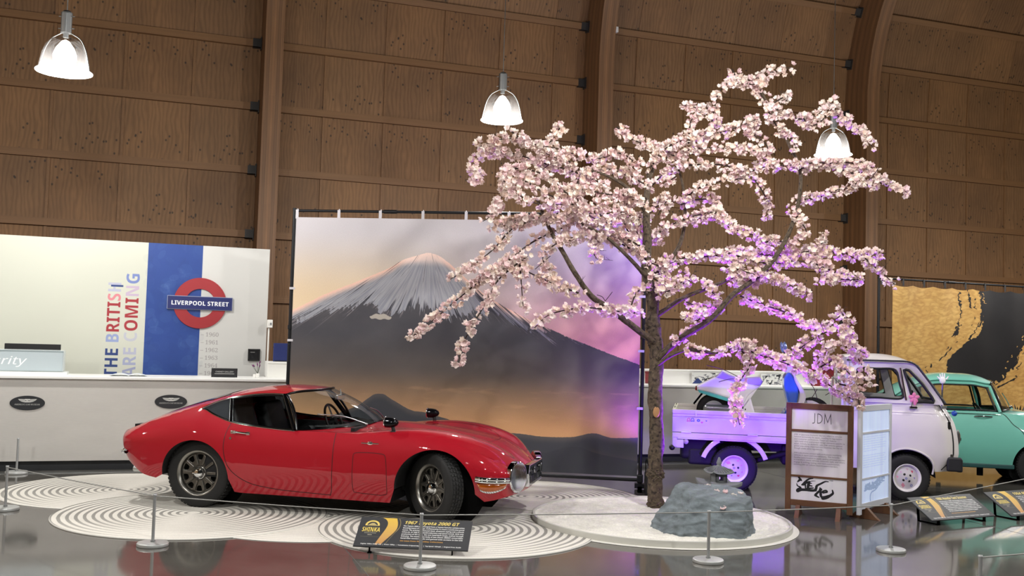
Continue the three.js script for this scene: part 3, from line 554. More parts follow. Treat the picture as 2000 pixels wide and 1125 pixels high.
{
  const P = [];                                              // painted panels
  const XT = NX(-0.93);
  const railZ = table([[-0.02, 0.625], [0.12, 0.577], [0.32, 0.548], [0.6, 0.525], [0.84, 0.515], [1.0, 0.5]]), railY = table([[-0.02, 0.93], [0.12, 0.998], [0.32, 1.052], [0.58, 1.086], [0.84, 1.088], [1.0, 1.075]]);
  const roofC = nosed([[-0.93, 0.7], [-0.8, 0.752], [-0.6, 0.838], [-0.35, 0.938], [0, 1.052], [0.25, 1.118], [0.45, 1.148], [0.65, 1.16], [0.85, 1.152], [0.97, 1.134]]);
  const sides = [1, -1].map((s) => bodySide(CB, s)); P.push(sides[0].g, sides[1].g);
  const edge = (x) => x < -0.02 ? [CB.zb(x), CB.yb(x)] : [railZ(x), railY(x)];
  const headX = (w) => 0.995 - 0.22 * Math.pow(Math.abs(w), 2.2);          // windscreen header bends back at the corners
  // roof and fastback, from tail to header
  const roofPt = (x, w) => { const [ze, ye] = edge(x), a = Math.abs(w), r = roofC(x); return V(x + CB.shear(x, 1), ye + (r - ye) * Math.pow(1 - Math.pow(a, 2.3), 0.8), w * ze); };
  P.push(patch((u, v) => { const w = v * 2 - 1, k = Math.pow(u, 0.9), x = lerp(XT, headX(w), k); return roofPt(x, w); }, 60, 28, true));
  // bonnet: from the windscreen base to the nose
  const baseX = (w) => 0.97 + 0.6 * (1 - Math.pow(Math.abs(w), 2.2)), hoodC = nosed([[1.5, 0.84], [1.7, 0.845], [2.0, 0.835], [2.4, 0.79], [2.75, 0.72], [3.0, 0.64], [3.15, 0.575], [3.26, 0.52]]);
  const noseX = (w) => XN + 0.065 * (1 - w * w);
  const hoodPt = (k, w) => {
    const a = Math.abs(w), xe = lerp(0.97, XN, k), xx = lerp(baseX(w), noseX(w), k), ye = CB.yb(xe), ze = CB.zb(xe), yc = hoodC(xx), bump = 0.052 * sstep(1.3, 2.1, xe) * (1 - 0.9 * sstep(2.72, XN, xe));
    const f = 1 - a, crest = bump * Math.sin(Math.PI * Math.pow(clamp(f / 0.62, 0, 1), 0.55)) , blend = sstep(0, 1, Math.pow(f, 0.8));
    return V(xx, lerp(ye, yc, blend) + crest - 0.012 * Math.sin(Math.PI * clamp((f - 0.35) / 0.5, 0, 1)), w * ze);
  };
  P.push(patch((u, v) => hoodPt(u, v * 2 - 1), 56, 40, true));
  // tail panel and nose panel
  P.push(patch((u, v) => { const w = v * 2 - 1, y0 = CB.bottom(XT), y1 = lerp(CB.yb(XT), roofC(XT), Math.pow(1 - Math.pow(Math.abs(w), 2.3), 0.8)), y = lerp(y0, y1, u); return V(XT + CB.shear(XT, Math.min(y, 0.71)) - 0.02 * (1 - w * w), y, w * CB.z(XT, Math.min(y, CB.yb(XT)))); }, 12, 20));
  const nosePt = (u, w) => { const ye = CB.yb(XN), yc = hoodC(NX(3.26)), top = hoodPt(1, w).y, y = lerp(CB.bottom(XN), top, u), zz = CB.z(XN, Math.min(y, ye)); return V(XN + 0.065 * (1 - w * w) * (1 - 0.35 * (1 - u)) - 0.0 * ye * yc, y, w * lerp(zz, CB.zb(XN), sstep(0.85, 1, u))); };
  P.push(patch((u, v) => nosePt(u, v * 2 - 1), 14, 24, true));
  const body = toCreasedNormals(mergeVertices(merge(P).deleteAttribute('normal'), 0.004), 0.75);
  mesh('body', body, CAR_RED, car);
  // dark inner arches, floor pan
  const inner = [];
  for (const s of [1, -1]) for (const a of CB.arches) {
    inner.push(patch((u, v) => { const t = Math.PI * u, x = a.x - a.r * Math.cos(t), y = Math.max(a.y + a.r * Math.sin(t), CB.bottom(x)); return V(x, y, s * lerp(CB.z(x, y) - 0.001, 0.4, v)); }, 30, 2, s < 0));
    inner.push(new THREE.CircleGeometry(a.r + 0.02, 30).translate(a.x, a.y, s * 0.4), new THREE.CircleGeometry(a.r + 0.02, 30).rotateY(Math.PI).translate(a.x, a.y, s * 0.4));
  }
  inner.push(box(1.55, 0.1, 1.36, 1.15, 0.22, 0), box(0.95, 0.12, 0.78, 2.4, 0.3, 0), box(0.9, 0.15, 0.78, -0.1, 0.35, 0), box(0.4, 0.1, 1.1, -0.62, 0.42, 0), box(0.2, 0.1, 1.0, 2.86, 0.3, 0));
  mesh('underbody', inner, std(0x0b0b0c, 0.8), car);
  // glass
  const wsh = (u, v) => { const w = v * 2 - 1, b = V(baseX(w), hoodPt(0, w).y, w * CB.zb(1.04)), hx = headX(w), t = roofPt(hx, w); const q = b.clone().lerp(t, u); q.y += 0.03 * Math.sin(Math.PI * u); q.x += 0.02 * Math.sin(Math.PI * u); return q; };
  mesh('windscreen', patch((u, v) => wsh(u, v), 10, 24, false), glassMat, car);
  const railPt = (t, s) => { const x = lerp(-0.02, 0.77, t); return V(x, railY(x), s * railZ(x)); }, beltPt = (t, s) => { const x = lerp(-0.02, 0.965, t); return V(x, CB.yb(x), s * CB.zb(x)); };
  const side = (u, v, s) => beltPt(u, s).lerp(railPt(u, s), v);
  const tq = 0.325;                                         // where quarter glass meets the door glass
  for (const s of [1, -1]) {
    mesh('quarter_glass', patch((u, v) => side(lerp(0.02, tq, u), v, s), 10, 6, s < 0), phys(0x5a6066, 0.03, 0, { transmission: 0.6, thickness: 0 }), car);
    mesh('door_glass', patch((u, v) => side(lerp(tq, 1, u), lerp(0.02, 0.98, v), s), 12, 6, s < 0), glassMat, car);
    const dark = [], chrome = [];
    const strip = (fn, r, n = 24) => tube(Array.from({ length: n + 1 }, (_, i) => fn(i / n)), r, n * 2, 6);
    dark.push(strip((t) => side(tq + 0.0 * t, t, s).add(V(0, 0, s * 0.004)), 0.016, 6), strip((t) => side(tq + 0.03, t, s).add(V(0, 0, s * 0.004)), 0.008, 6));
    dark.push(strip((t) => side(1, t, s).add(V(-0.005, 0, s * 0.004)), 0.021, 6), strip((t) => side(lerp(tq, 1, t), 0.97, s).add(V(0, 0, s * 0.004)), 0.011), strip((t) => side(t, 0.02, s).add(V(0, 0, s * 0.003)), 0.009));
    chrome.push(strip((t) => beltPt(t, s).add(V(0, -0.004, s * 0.006)), 0.0045), strip((t) => railPt(t, s).add(V(0, 0.006, s * 0.006)), 0.006), strip((t) => side(1, t, s).add(V(0.024, 0, s * 0.008)), 0.006, 6));
    mesh('window_frame', dark, MAT.blackGloss, car); mesh('window_trim', chrome, MAT.chrome, car);
    mesh('windscreen_frame', [strip((t) => wsh(t, s > 0 ? 1 : 0).add(V(0.012, 0, 0)), 0.014, 8), strip((t) => wsh(1, s > 0 ? lerp(0.5, 1, t) : lerp(0, 0.5, t)).add(V(0.004, 0.001, 0)), 0.01, 12), strip((t) => wsh(0.01, s > 0 ? lerp(0.5, 1, t) : lerp(0, 0.5, t)), 0.008, 12)], MAT.blackGloss, car);
  }
  mesh('headliner', patch((u, v) => { const w = v * 2 - 1; return roofPt(lerp(-0.3, headX(w) - 0.01, u), w * 0.97).add(V(0, -0.018, 0)); }, 30, 20), std(0x0c0c0d, 0.8), car);
  // rear window set in the fastback
  mesh('rear_window', patch((u, v) => { const w = lerp(-0.72, 0.72, v), x = lerp(-0.55, 0.12, u); return roofPt(x, w).add(V(0, 0.004, 0)); }, 14, 14, true), MAT.blackGloss, car);
  // shut lines, hatches
  const gap = std(0x2a0206, 0.6), lines = [];
  for (const s of [1, -1]) {
    lines.push(sideLine(CB, [[0.315, 0.82], [0.3, 0.7], [0.305, 0.55], [0.36, 0.4], [0.52, 0.285], [0.75, 0.235], [1.36, 0.205]], s), sideLine(CB, [[1.375, 0.772], [1.38, 0.6], [1.375, 0.4], [1.36, 0.225], [1.345, 0.205]], s));
    lines.push(sideLine(CB, [[1.585, 0.25], [1.575, 0.3], [1.58, 0.56], [1.585, 0.6], [1.62, 0.612], [1.86, 0.612], [1.885, 0.6], [1.9, 0.54], [1.905, 0.3], [1.9, 0.25], [1.7, 0.242], [1.585, 0.25]], s, 0.005));
  }
  const topLine = (pts, n = 40, w = 0.006) => { const c = new THREE.CatmullRomCurve3(pts.map((p) => V(p[0], p[1], 0)), false, 'centripetal').getPoints(n); return patch((u, v) => { const i = Math.round(u * n), a = c[Math.max(0, i - 1)], b = c[Math.min(n, i + 1)], d = b.clone().sub(a).normalize(); return hoodPt(clamp(c[i].x - d.y * (v - 0.5) * w * 0.45, 0, 1), clamp(c[i].y + d.x * (v - 0.5) * w * 1.3, -0.98, 0.98)).add(V(0, 0.0015, 0)); }, n, 1, true); };
  lines.push(topLine([[0.02, 0.62], [0.3, 0.62], [0.6, 0.6], [0.72, 0.52], [0.77, 0.3], [0.78, 0], [0.77, -0.3], [0.72, -0.52], [0.6, -0.6], [0.3, -0.62], [0.02, -0.62]], 80));
  for (const s of [1, -1]) lines.push(topLine([[0.74, s * 0.62], [0.79, s * 0.78], [0.86, s * 0.8], [0.925, s * 0.72], [0.94, s * 0.5], [0.9, s * 0.36]], 40));
  mesh('panel_gap', lines, gap, car);
  // door furniture and marks
  for (const s of [1, -1]) {
    const zp = (x, y, o = 0.01) => V(x, y, s * (CB.z(x, y) + o));
    const h = mesh('door_handle', [tube([zp(0.36, 0.735, 0), zp(0.38, 0.738, 0.022), zp(0.5, 0.732, 0.024), zp(0.53, 0.728, 0)], 0.009, 20), rbox(0.05, 0.03, 0.012, 0.004).translate(...zp(0.37, 0.735, 0.004).toArray()), rbox(0.04, 0.03, 0.012, 0.004).translate(...zp(0.52, 0.729, 0.004).toArray())], MAT.chrome, car);
    mesh('door_lock', [cyl(0.012, 0.012, 0.014, 0, 0, 0, 14).rotateX(Math.PI / 2).translate(...zp(0.36, 0.68, 0.002).toArray())], MAT.chrome, car);
    mesh('fender_mark', [rbox(0.17, 0.009, 0.01, 0.003).translate(...zp(1.73, 0.7, 0.004).toArray()), ball(0.016, 0, 0, 0).scale(1.8, 1, 0.5).translate(...zp(1.73, 0.7, 0.006).toArray())], MAT.chrome, car);
    mesh('side_marker', ball(0.03, 0, 0, 0).scale(1, 0.55, 0.6).translate(...zp(-0.8, 0.5, 0.0).toArray()), MAT.chrome, car);
    // quarter bumper with amber lamp below
    const bp = (x, y, o) => V(x, y, s * (CB.z(x, y) + o)), bl = [2.735, 2.79, 2.85, 2.91, 2.96, 2.995].map((x, i) => bp(x, 0.435 - 0.004 * i, i === 0 ? 0.006 : 0.03));
    const bump = mesh('bumper', [tube(bl, 0.02, 30, 10).translate(0, 0.012, 0), tube(bl.map((p) => p.clone().add(V(0, -0.008, s * 0.003))), 0.016, 30, 8)], MAT.chrome, car);
    const lens = (y0, y1, o) => patch((u, v) => { const x = lerp(2.75, 2.985, u), t = Math.sin(Math.PI * Math.pow(u, 0.8)), y = lerp(lerp(0.392, y0, Math.pow(t, 0.4)), 0.4, v), p = bp(x, y, o + 0.016 * Math.sin(Math.PI * v)); return p; }, 20, 6, s < 0);
    mesh('indicator_surround', lens(0.31, 0, 0.004), MAT.chrome, car); mesh('indicator', lens(0.326, 0, 0.012), phys(0xb4560a, 0.15, 0, { clearcoat: 1 }), car);
    // fender mirror
    const mb = (() => { let best = null; for (let i = 0; i <= 200; i++) { const q = hoodPt(i / 200 * 0.6, s * 0.93); if (!best || Math.abs(q.x - 1.86) < Math.abs(best.x - 1.86)) best = q; } return best; })();
    const mir = part('fender_mirror', car); mir.position.copy(mb); mir.scale.setScalar(0.9);
    mesh('mirror_stalk', [tube([V(0.06, -0.015, 0), V(0.055, 0.03, 0), V(0.035, 0.075, 0)], 0.02, 12, 8), rbox(0.06, 0.014, 0.045, 0.006, 0.06, -0.002, 0)], MAT.black, mir);
    mesh('mirror_shell', [lathe([[0.002, 0.09], [0.026, 0.078], [0.046, 0.045], [0.054, 0], [0.054, -0.05]], 24).scale(1, 1, 1.1).rotateZ(-Math.PI / 2).translate(0.02, 0.09, 0)], phys(0x17171a, 0.12, 0.6), mir);
    mesh('mirror_bezel', [new THREE.TorusGeometry(0.053, 0.007, 8, 28).rotateY(Math.PI / 2).scale(1, 1, 1.1).translate(-0.03, 0.09, 0)], MAT.chrome, mir);
    mesh('mirror_glass', new THREE.CircleGeometry(0.05, 24).rotateY(-Math.PI / 2).scale(1, 1, 1.1).translate(-0.026, 0.09, 0), std(0xd0d4d8, 0.03, 1), mir);
  }
  // lamp pods and grille
  for (const s of [1, -1]) {
    const pod = part('driving_lamp', car); pod.position.set(XN + 0.005, 0.438, s * 0.47); pod.rotation.y = -s * 0.42 + 0; 
    const ov = (k, e = 0) => { const sh = new THREE.Shape(); sh.absellipse(0, 0, 0.128 * k + e, 0.142 * k + e, 0, Math.PI * 2); return sh; };
    const rim = ov(1); rim.holes.push(ov(0.86)); 
    mesh('lamp_rim', extrude(rim, 0.07, 0.012, 3, 32).rotateY(Math.PI / 2).translate(0.01, 0, 0), MAT.chrome, pod);
    mesh('lamp_bowl', lathe([[0.002, 0], [0.06, 0.012], [0.1, 0.05], [0.12, 0.1]], 30).scale(1, 0.55, 1.12).rotateZ(-Math.PI / 2).rotateX(Math.PI / 2).translate(-0.03, 0, 0), std(0x8e9296, 0.15, 1), pod);
    mesh('lamp_reflector', [lathe([[0.002, 0], [0.04, 0.008], [0.065, 0.035]], 24).rotateZ(-Math.PI / 2).translate(-0.01, -0.03, 0), new THREE.TorusGeometry(0.066, 0.006, 8, 28).rotateY(Math.PI / 2).translate(0.025, -0.03, 0)], MAT.chrome, pod);
    mesh('lamp_glass', new THREE.SphereGeometry(0.13, 28, 12, 0, Math.PI * 2, 0, Math.PI / 2).scale(0.86, 0.24, 0.98).rotateZ(-Math.PI / 2).translate(0.03, 0, 0), glassMat, pod);
  }
  const gr = part('grille', car); gr.position.set(XN + 0.065, 0.43, 0);
  mesh('recess', [rbox(0.03, 0.19, 0.66, 0.01, -0.012, 0.0, 0)], std(0x060607, 0.6), gr);
  const hexa = [[-0.34, 0.02], [-0.3, 0.1], [0.3, 0.1], [0.34, 0.02], [0.3, -0.1], [-0.3, -0.1]], fr = shapeOf(hexa); fr.holes.push(shapeOf(hexa.map(([a, b]) => [a * 0.93, b * 0.8])));
  mesh('chrome_frame', [extrude(fr, 0.05, 0.008).rotateY(Math.PI / 2).translate(0.015, 0, 0)], MAT.chrome, gr);
  mesh('grille_bar', [box(0.012, 0.016, 0.6, 0.012, 0.03, 0), box(0.012, 0.012, 0.6, 0.01, -0.02, 0), box(0.02, 0.15, 0.02, 0.01, 0, 0.12), box(0.02, 0.15, 0.02, 0.01, 0, -0.12)], MAT.chrome, gr);
  mesh('emblem', [new THREE.CircleGeometry(0.03, 24).rotateY(Math.PI / 2).translate(0.035, 0.03, 0), new THREE.TorusGeometry(0.032, 0.005, 6, 24).rotateY(Math.PI / 2).translate(0.03, 0.03, 0)], MAT.chrome, gr);
  // tail lamps and rear bumper
  for (const s of [1, -1]) { mesh('tail_lamp', [0.22, 0.4].map((z) => lathe([[0.002, 0.03], [0.04, 0.022], [0.06, 0.004], [0.062, -0.01]], 24).rotateZ(Math.PI / 2).translate(XT - 0.012, 0.58, s * z)), phys(0x7a0a10, 0.15, 0, { clearcoat: 1 }), car); mesh('rear_bumper', tube([V(-0.76, 0.49, s * 0.72), V(-0.85, 0.485, s * 0.63), V(-0.915, 0.48, s * 0.46), V(-0.925, 0.48, s * 0.3)], 0.02, 20), MAT.chrome, car); }
  // cabin
  const leather = std(0x101012, 0.55);
  mesh('cabin_floor', [box(1.5, 0.04, 1.2, 0.75, 0.3, 0), box(0.04, 0.55, 1.2, 1.5, 0.54, 0), box(0.06, 0.45, 1.15, 0.06, 0.55, 0), box(0.9, 0.05, 1.15, -0.32, 0.72, 0), box(1.4, 0.46, 0.03, 0.75, 0.525, 0.655), box(1.4, 0.46, 0.03, 0.75, 0.525, -0.655)], std(0x0e0e10, 0.8), car);
  for (const s of [1, -1]) { const seat = part('seat', car); seat.position.set(0.62, 0.32, s * 0.33); mesh('cushion', rbox(0.5, 0.16, 0.46, 0.06, 0, 0.08, 0), leather, seat); const b = mesh('backrest', [rbox(0.14, 0.6, 0.46, 0.06, 0, 0.3, 0), rbox(0.1, 0.16, 0.28, 0.04, 0, 0.62, 0)], leather, seat); b.position.set(-0.24, 0.08, 0); b.rotation.z = 0.35; }
  mesh('dashboard', [patch((u, v) => { const w = v * 2 - 1; return V(lerp(1.12, baseX(w * 0.92) - 0.03, u) - 0.02, lerp(0.77, 0.8, u) + 0.03 * Math.sin(Math.PI * u), w * 0.6); }, 8, 20, true), rbox(0.12, 0.2, 1.2, 0.03, 1.16, 0.67, 0)], std(0x18191b, 0.6), car);
  const sw = part('steering_wheel', car); sw.position.set(0.93, 0.78, -0.34); sw.rotation.z = 0.42;
  mesh('wheel_rim', new THREE.TorusGeometry(0.185, 0.013, 8, 40).rotateY(Math.PI / 2), std(0x2a1a10, 0.4), sw); mesh('wheel_spoke', [0, 1, 2].map((k) => box(0.006, 0.17, 0.03, 0, 0.09, 0).rotateX(k * 2.094)), MAT.steel, sw); mesh('wheel_hub', cyl(0.04, 0.05, 0.05).rotateZ(Math.PI / 2), MAT.black, sw);
  const im = part('rear_view_mirror', car); im.position.set(1.12, 1.055, 0); mesh('mirror_case', rbox(0.03, 0.055, 0.2, 0.012), MAT.chrome, im); mesh('mirror_stem', bar(V(0.01, 0.02, 0), V(0.0, 0.08, 0), 0.006), MAT.steel, im);
  for (const z of [0.28, -0.3]) { const wp = mesh('wiper', [tube([wsh(0.0, z / 1.4 + 0.5).add(V(0.02, 0.02, 0)), wsh(0.2, (z + 0.14) / 1.4 + 0.5).add(V(0.02, 0.016, 0)), wsh(0.3, (z + 0.3) / 1.4 + 0.5).add(V(0.02, 0.012, 0))], 0.006, 20, 6), ball(0.016, ...wsh(0, z / 1.4 + 0.5).add(V(0.02, 0.015, 0)).toArray())], MAT.steel, car); }
  mesh('exhaust', [tube([V(-0.3, 0.24, 0.3), V(-0.7, 0.26, 0.3), V(-0.93, 0.27, 0.3)], 0.03, 14, 10)], MAT.steel, car);
}
// wheels
const rimMat = std(0x6b6862, 0.34, 0.85), rimDark = std(0x211f1d, 0.5, 0.6);
function tyreGeo(R, r, w, tread = 54) {
  const h = w / 2, prof = [[r, -h * 0.8], [r + 0.012, -h * 0.92], [lerp(r, R, 0.45), -h], [lerp(r, R, 0.8), -h * 0.96], [R - 0.008, -h * 0.82], [R - 0.002, -h * 0.68], [R, -h * 0.5], [R, h * 0.5], [R - 0.002, h * 0.68], [R - 0.008, h * 0.82], [lerp(r, R, 0.8), h * 0.96], [lerp(r, R, 0.45), h], [r + 0.012, h * 0.92], [r, h * 0.8]];
  const g = [lathe(prof, 64).rotateX(Math.PI / 2)];
  for (const q of [-0.55, -0.18, 0.18, 0.55]) for (let i = 0; i < tread; i++) { const a = (i + (q > 0 ? 0.4 : 0)) / tread * Math.PI * 2; g.push(box(0.008, 0.024, h * 0.27, R + 0.002, 0, q * h).rotateZ(a)); }
  return merge(g);
}
const coupeWheel = new THREE.Group();
{
  const R = 0.318, r = 0.2, w = 0.165;
  mesh('tyre', tyreGeo(R, r, w), MAT.rubber, coupeWheel);
  mesh('rim', lathe([[0.2, -0.06], [0.185, -0.05], [0.18, 0.0], [0.186, 0.05], [0.195, 0.06]], 56).rotateX(Math.PI / 2), rimMat, coupeWheel);
  mesh('rim_lip', lathe([[0.19, 0.056], [0.2, 0.07], [0.213, 0.077], [0.218, 0.07], [0.204, 0.06]], 56).rotateX(Math.PI / 2), std(0x9a9892, 0.3, 0.9), coupeWheel);
  const face = new THREE.Shape(); face.absarc(0, 0, 0.186, 0, Math.PI * 2);
  for (let i = 0; i < 10; i++) { const a = (i + 0.5) / 10 * Math.PI * 2, hPts = smoothPts([[0.128, -0.018], [0.168, -0.03], [0.174, 0], [0.168, 0.03], [0.128, 0.018], [0.122, 0]].map(([x, y]) => [x * Math.cos(a) - y * Math.sin(a), x * Math.sin(a) + y * Math.cos(a)]), 16); const hp = new THREE.Path(); hPts.forEach((p, k) => k ? hp.lineTo(p[0], p[1]) : hp.moveTo(p[0], p[1])); hp.closePath(); face.holes.push(hp); }
  mesh('wheel_disc', extrude(face, 0.022, 0.004, 2, 32).translate(0, 0, 0.022), rimMat, coupeWheel);
  mesh('backing', new THREE.CircleGeometry(0.185, 32).translate(0, 0, -0.02), rimDark, coupeWheel);
  mesh('spoke', Array.from({ length: 10 }, (_, i) => rbox(0.1, 0.03, 0.024, 0.008, 0.125, 0, 0.036).rotateZ(i / 10 * Math.PI * 2)), rimMat, coupeWheel);
  mesh('hub', lathe([[0.002, 0.05], [0.05, 0.048], [0.066, 0.04], [0.074, 0.02]], 32).rotateX(Math.PI / 2), rimMat, coupeWheel);
  mesh('knock_off', [lathe([[0.002, 0.09], [0.026, 0.088], [0.044, 0.074], [0.052, 0.05], [0.06, 0.045]], 24).rotateX(Math.PI / 2), ...[0, 1, 2].map((k) => rbox(0.05, 0.022, 0.02, 0.008, 0.034, 0, 0.07).rotateZ(k * 2.094 + 0.4))], MAT.chrome, coupeWheel);
}
for (const [x, z, st] of [[0, 0.635, 0], [WB + 0.005, 0.64, 0.62], [0, -0.635, 0], [WB + 0.005, -0.64, 0.62]]) {
  const o = coupeWheel.clone(); o.name = 'wheel'; car.add(o); o.position.set(x, 0.326, z); o.rotation.y = (z < 0 ? Math.PI : 0) + -0; if (st) o.rotation.y = z < 0 ? Math.PI - st : -st;
  o.rotateZ(x * 1.3 + z);
}
// ---------- raked gravel mats ----------
const MAT_R = 1.21;
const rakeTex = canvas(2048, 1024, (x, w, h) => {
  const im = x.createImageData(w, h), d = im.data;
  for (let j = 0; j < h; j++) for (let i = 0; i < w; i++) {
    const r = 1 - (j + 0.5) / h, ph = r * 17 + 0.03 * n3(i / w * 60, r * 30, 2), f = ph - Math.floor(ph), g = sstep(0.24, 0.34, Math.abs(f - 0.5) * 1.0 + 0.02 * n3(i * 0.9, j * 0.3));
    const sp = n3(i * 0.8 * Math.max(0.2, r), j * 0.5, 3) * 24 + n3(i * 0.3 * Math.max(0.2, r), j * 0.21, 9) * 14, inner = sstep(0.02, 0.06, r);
    const lit = Math.pow(Math.abs(Math.sin((i + 0.5) / w * Math.PI * 2)), 1.3), c = lerp(232, 146, g * inner * (0.06 + 0.94 * lit)) + sp * (1.2 - 0.5 * lit), o = (j * w + i) * 4; d[o] = c; d[o + 1] = c * 0.992; d[o + 2] = c * 0.965; d[o + 3] = 255;  // lit: grooves shaded as under side light, painted into the print
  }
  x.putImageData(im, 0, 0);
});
rakeTex.wrapS = THREE.RepeatWrapping; 
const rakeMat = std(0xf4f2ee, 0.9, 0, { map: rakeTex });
const grooves = [];
for (let i = 0; i <= 136; i++) { const r = i / 136, f = r * 17 - Math.floor(r * 17); grooves.push([Math.max(0.0005, r * MAT_R), 0.003 + 0.0003 * Math.cos((f - 0.5) * Math.PI * 2)]); }
const rakeGeo = (() => { const g = new THREE.LatheGeometry(grooves.map((p) => new THREE.Vector2(...p)), 120); const n = g.attributes.normal; g.computeVertexNormals(); return g; })();
const rakeSkirt = lathe([[MAT_R, -0.02], [MAT_R + 0.004, -0.001], [MAT_R, 0.004]], 120);
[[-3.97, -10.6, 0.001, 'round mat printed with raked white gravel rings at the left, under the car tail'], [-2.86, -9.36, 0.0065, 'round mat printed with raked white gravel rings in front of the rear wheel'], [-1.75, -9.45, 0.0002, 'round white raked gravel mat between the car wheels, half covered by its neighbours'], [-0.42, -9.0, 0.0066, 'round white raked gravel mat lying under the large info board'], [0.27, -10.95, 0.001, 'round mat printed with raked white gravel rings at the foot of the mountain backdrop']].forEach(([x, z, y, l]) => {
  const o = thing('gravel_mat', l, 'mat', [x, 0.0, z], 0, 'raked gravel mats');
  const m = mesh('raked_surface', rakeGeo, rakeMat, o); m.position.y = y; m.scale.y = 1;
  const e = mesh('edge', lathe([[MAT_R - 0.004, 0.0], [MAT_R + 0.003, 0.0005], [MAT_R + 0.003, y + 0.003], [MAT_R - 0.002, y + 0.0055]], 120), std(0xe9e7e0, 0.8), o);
});

// ---------- round planter with white gravel ----------
const planterC = floorAt(1297, 1014); planterC.set(1.47, 0, -9.66);
const PR = 1.215, PH = 0.055;
const gravelTex = pixels(1024, 1024, (u, v) => { const a = fbm(u * 20, v * 20, 3, 4), b = n3(u * 260, v * 260, 1) * 14 + n3(u * 120, v * 120, 5) * 14, c = 236 + a * 26 + b; return [c, c * 0.995, c * 0.965]; });
{
  const o = thing('planter', 'low round white tray filled with white gravel around the tree trunk', 'planter', [planterC.x, 0, planterC.z]);
  mesh('base_mat', lathe([[0.002, 0], [PR + 0.055, 0], [PR + 0.055, 0.006], [0.002, 0.006]], 96), std(0xe4e2da, 0.6), o);
  mesh('rim', lathe([[PR - 0.03, 0.02], [PR - 0.03, PH], [PR - 0.024, PH + 0.004], [PR - 0.006, PH + 0.004], [PR, PH], [PR, 0.01], [PR - 0.004, 0.006]], 120), std(0xc9c8c0, 0.5), o);
  const g = new THREE.CircleGeometry(PR - 0.02, 180, 0); 
  const bed = patch((u, v) => { const r = Math.sqrt(v) * (PR - 0.025), a = u * Math.PI * 2, x = r * Math.cos(a), z = r * Math.sin(a); return V(x, PH - 0.012 + 0.014 * fbm(x * 7, z * 7, 2) + 0.01 * n3(x * 26, z * 26) + 0.03 * Math.exp(-((x + 0.02) ** 2 + (z + 0.5) ** 2) * 12) * 0.6, z); }, 200, 70, false);
  const p = bed.attributes.position, uv = bed.attributes.uv; for (let i = 0; i < p.count; i++) uv.setXY(i, p.getX(i) / 2.5 + 0.5, p.getZ(i) / 2.5 + 0.5);
  const gr = mesh('gravel', bed, std(0xf6f5f1, 0.92, 0, { map: gravelTex, side: THREE.DoubleSide }), o); gr.userData.kind = 'stuff';
}
// ---------- boulder ----------
const rockTex = pixels(512, 512, (u, v) => { const a = fbm(u * 6, v * 14, 1, 5), b = n3(u * 90, v * 90, 2) * 9, c = 132 + a * 64 + b; return [c * 0.95, c, c * 1.02]; });
const rockPos = V(1.82, PH - 0.03, -9.08);
{
  const planes = [[0.06, 1, 0.14, 0.34], [-0.72, 0.62, 0.22, 0.36], [-0.22, 0.5, 0.84, 0.345], [0.97, 0.12, 0.12, 0.4], [0.86, 0.1, 0.5, 0.385], [0, 0.2, -1, 0.32], [-0.6, 0.3, -0.7, 0.4], [-0.95, 0.2, 0.2, 0.43], [-0.1, 0.05, 1, 0.37], [-0.6, 0.1, 0.8, 0.42], [0, -1, 0, 0.03], [0.7, 0.7, 0.05, 0.47]].map(([x, y, z, d]) => [V(x, y, z).normalize(), d]);
  const g = mergeVertices(new THREE.IcosahedronGeometry(1, 46).deleteAttribute('uv').deleteAttribute('normal')), p = g.attributes.position, uv = [], q = V(0, 0, 0);
  for (let i = 0; i < p.count; i++) {
    q.fromBufferAttribute(p, i).normalize();
    let s = 0; for (const [n, d] of planes) { const c = n.dot(q); if (c > 0.02) s += Math.pow(c / d, 60); }
    let r = Math.pow(s, -1 / 60);
    const w = q.clone().multiplyScalar(r);
    const rg = (a, b, c) => Math.pow(1 - Math.abs(n3(a, b, c)) * 1.6, 3); r += 0.012 * fbm(w.x * 4, w.y * 9 + w.x * 3, w.z * 4, 3) + 0.017 * rg(w.x * 3.2 + w.y * 2, w.y * 8 - w.x * 3, w.z * 3.2) + 0.009 * rg(w.x * 8, w.y * 16 + w.x * 4, w.z * 8 + 3) - 0.02 + 0.004 * n3(w.x * 40, w.y * 40, w.z * 40);
    p.setXYZ(i, q.x * r * 1.07 - 0.02, q.y * r * 1.06, q.z * r); uv.push(q.x * r * 1.1 + q.z * 0.4, q.y * r * 1.6);
  }
  g.setAttribute('uv', new THREE.Float32BufferAttribute(uv, 2)); g.computeVertexNormals();
  rockTex.wrapS = rockTex.wrapT = THREE.RepeatWrapping;
  const o = one('boulder', g, std(0xdfe6ea, 0.82, 0, { map: rockTex }), 'large grey boulder resting on the white gravel of the round planter', 'rock'); o.position.copy(rockPos); o.rotation.y = 0.08;
}
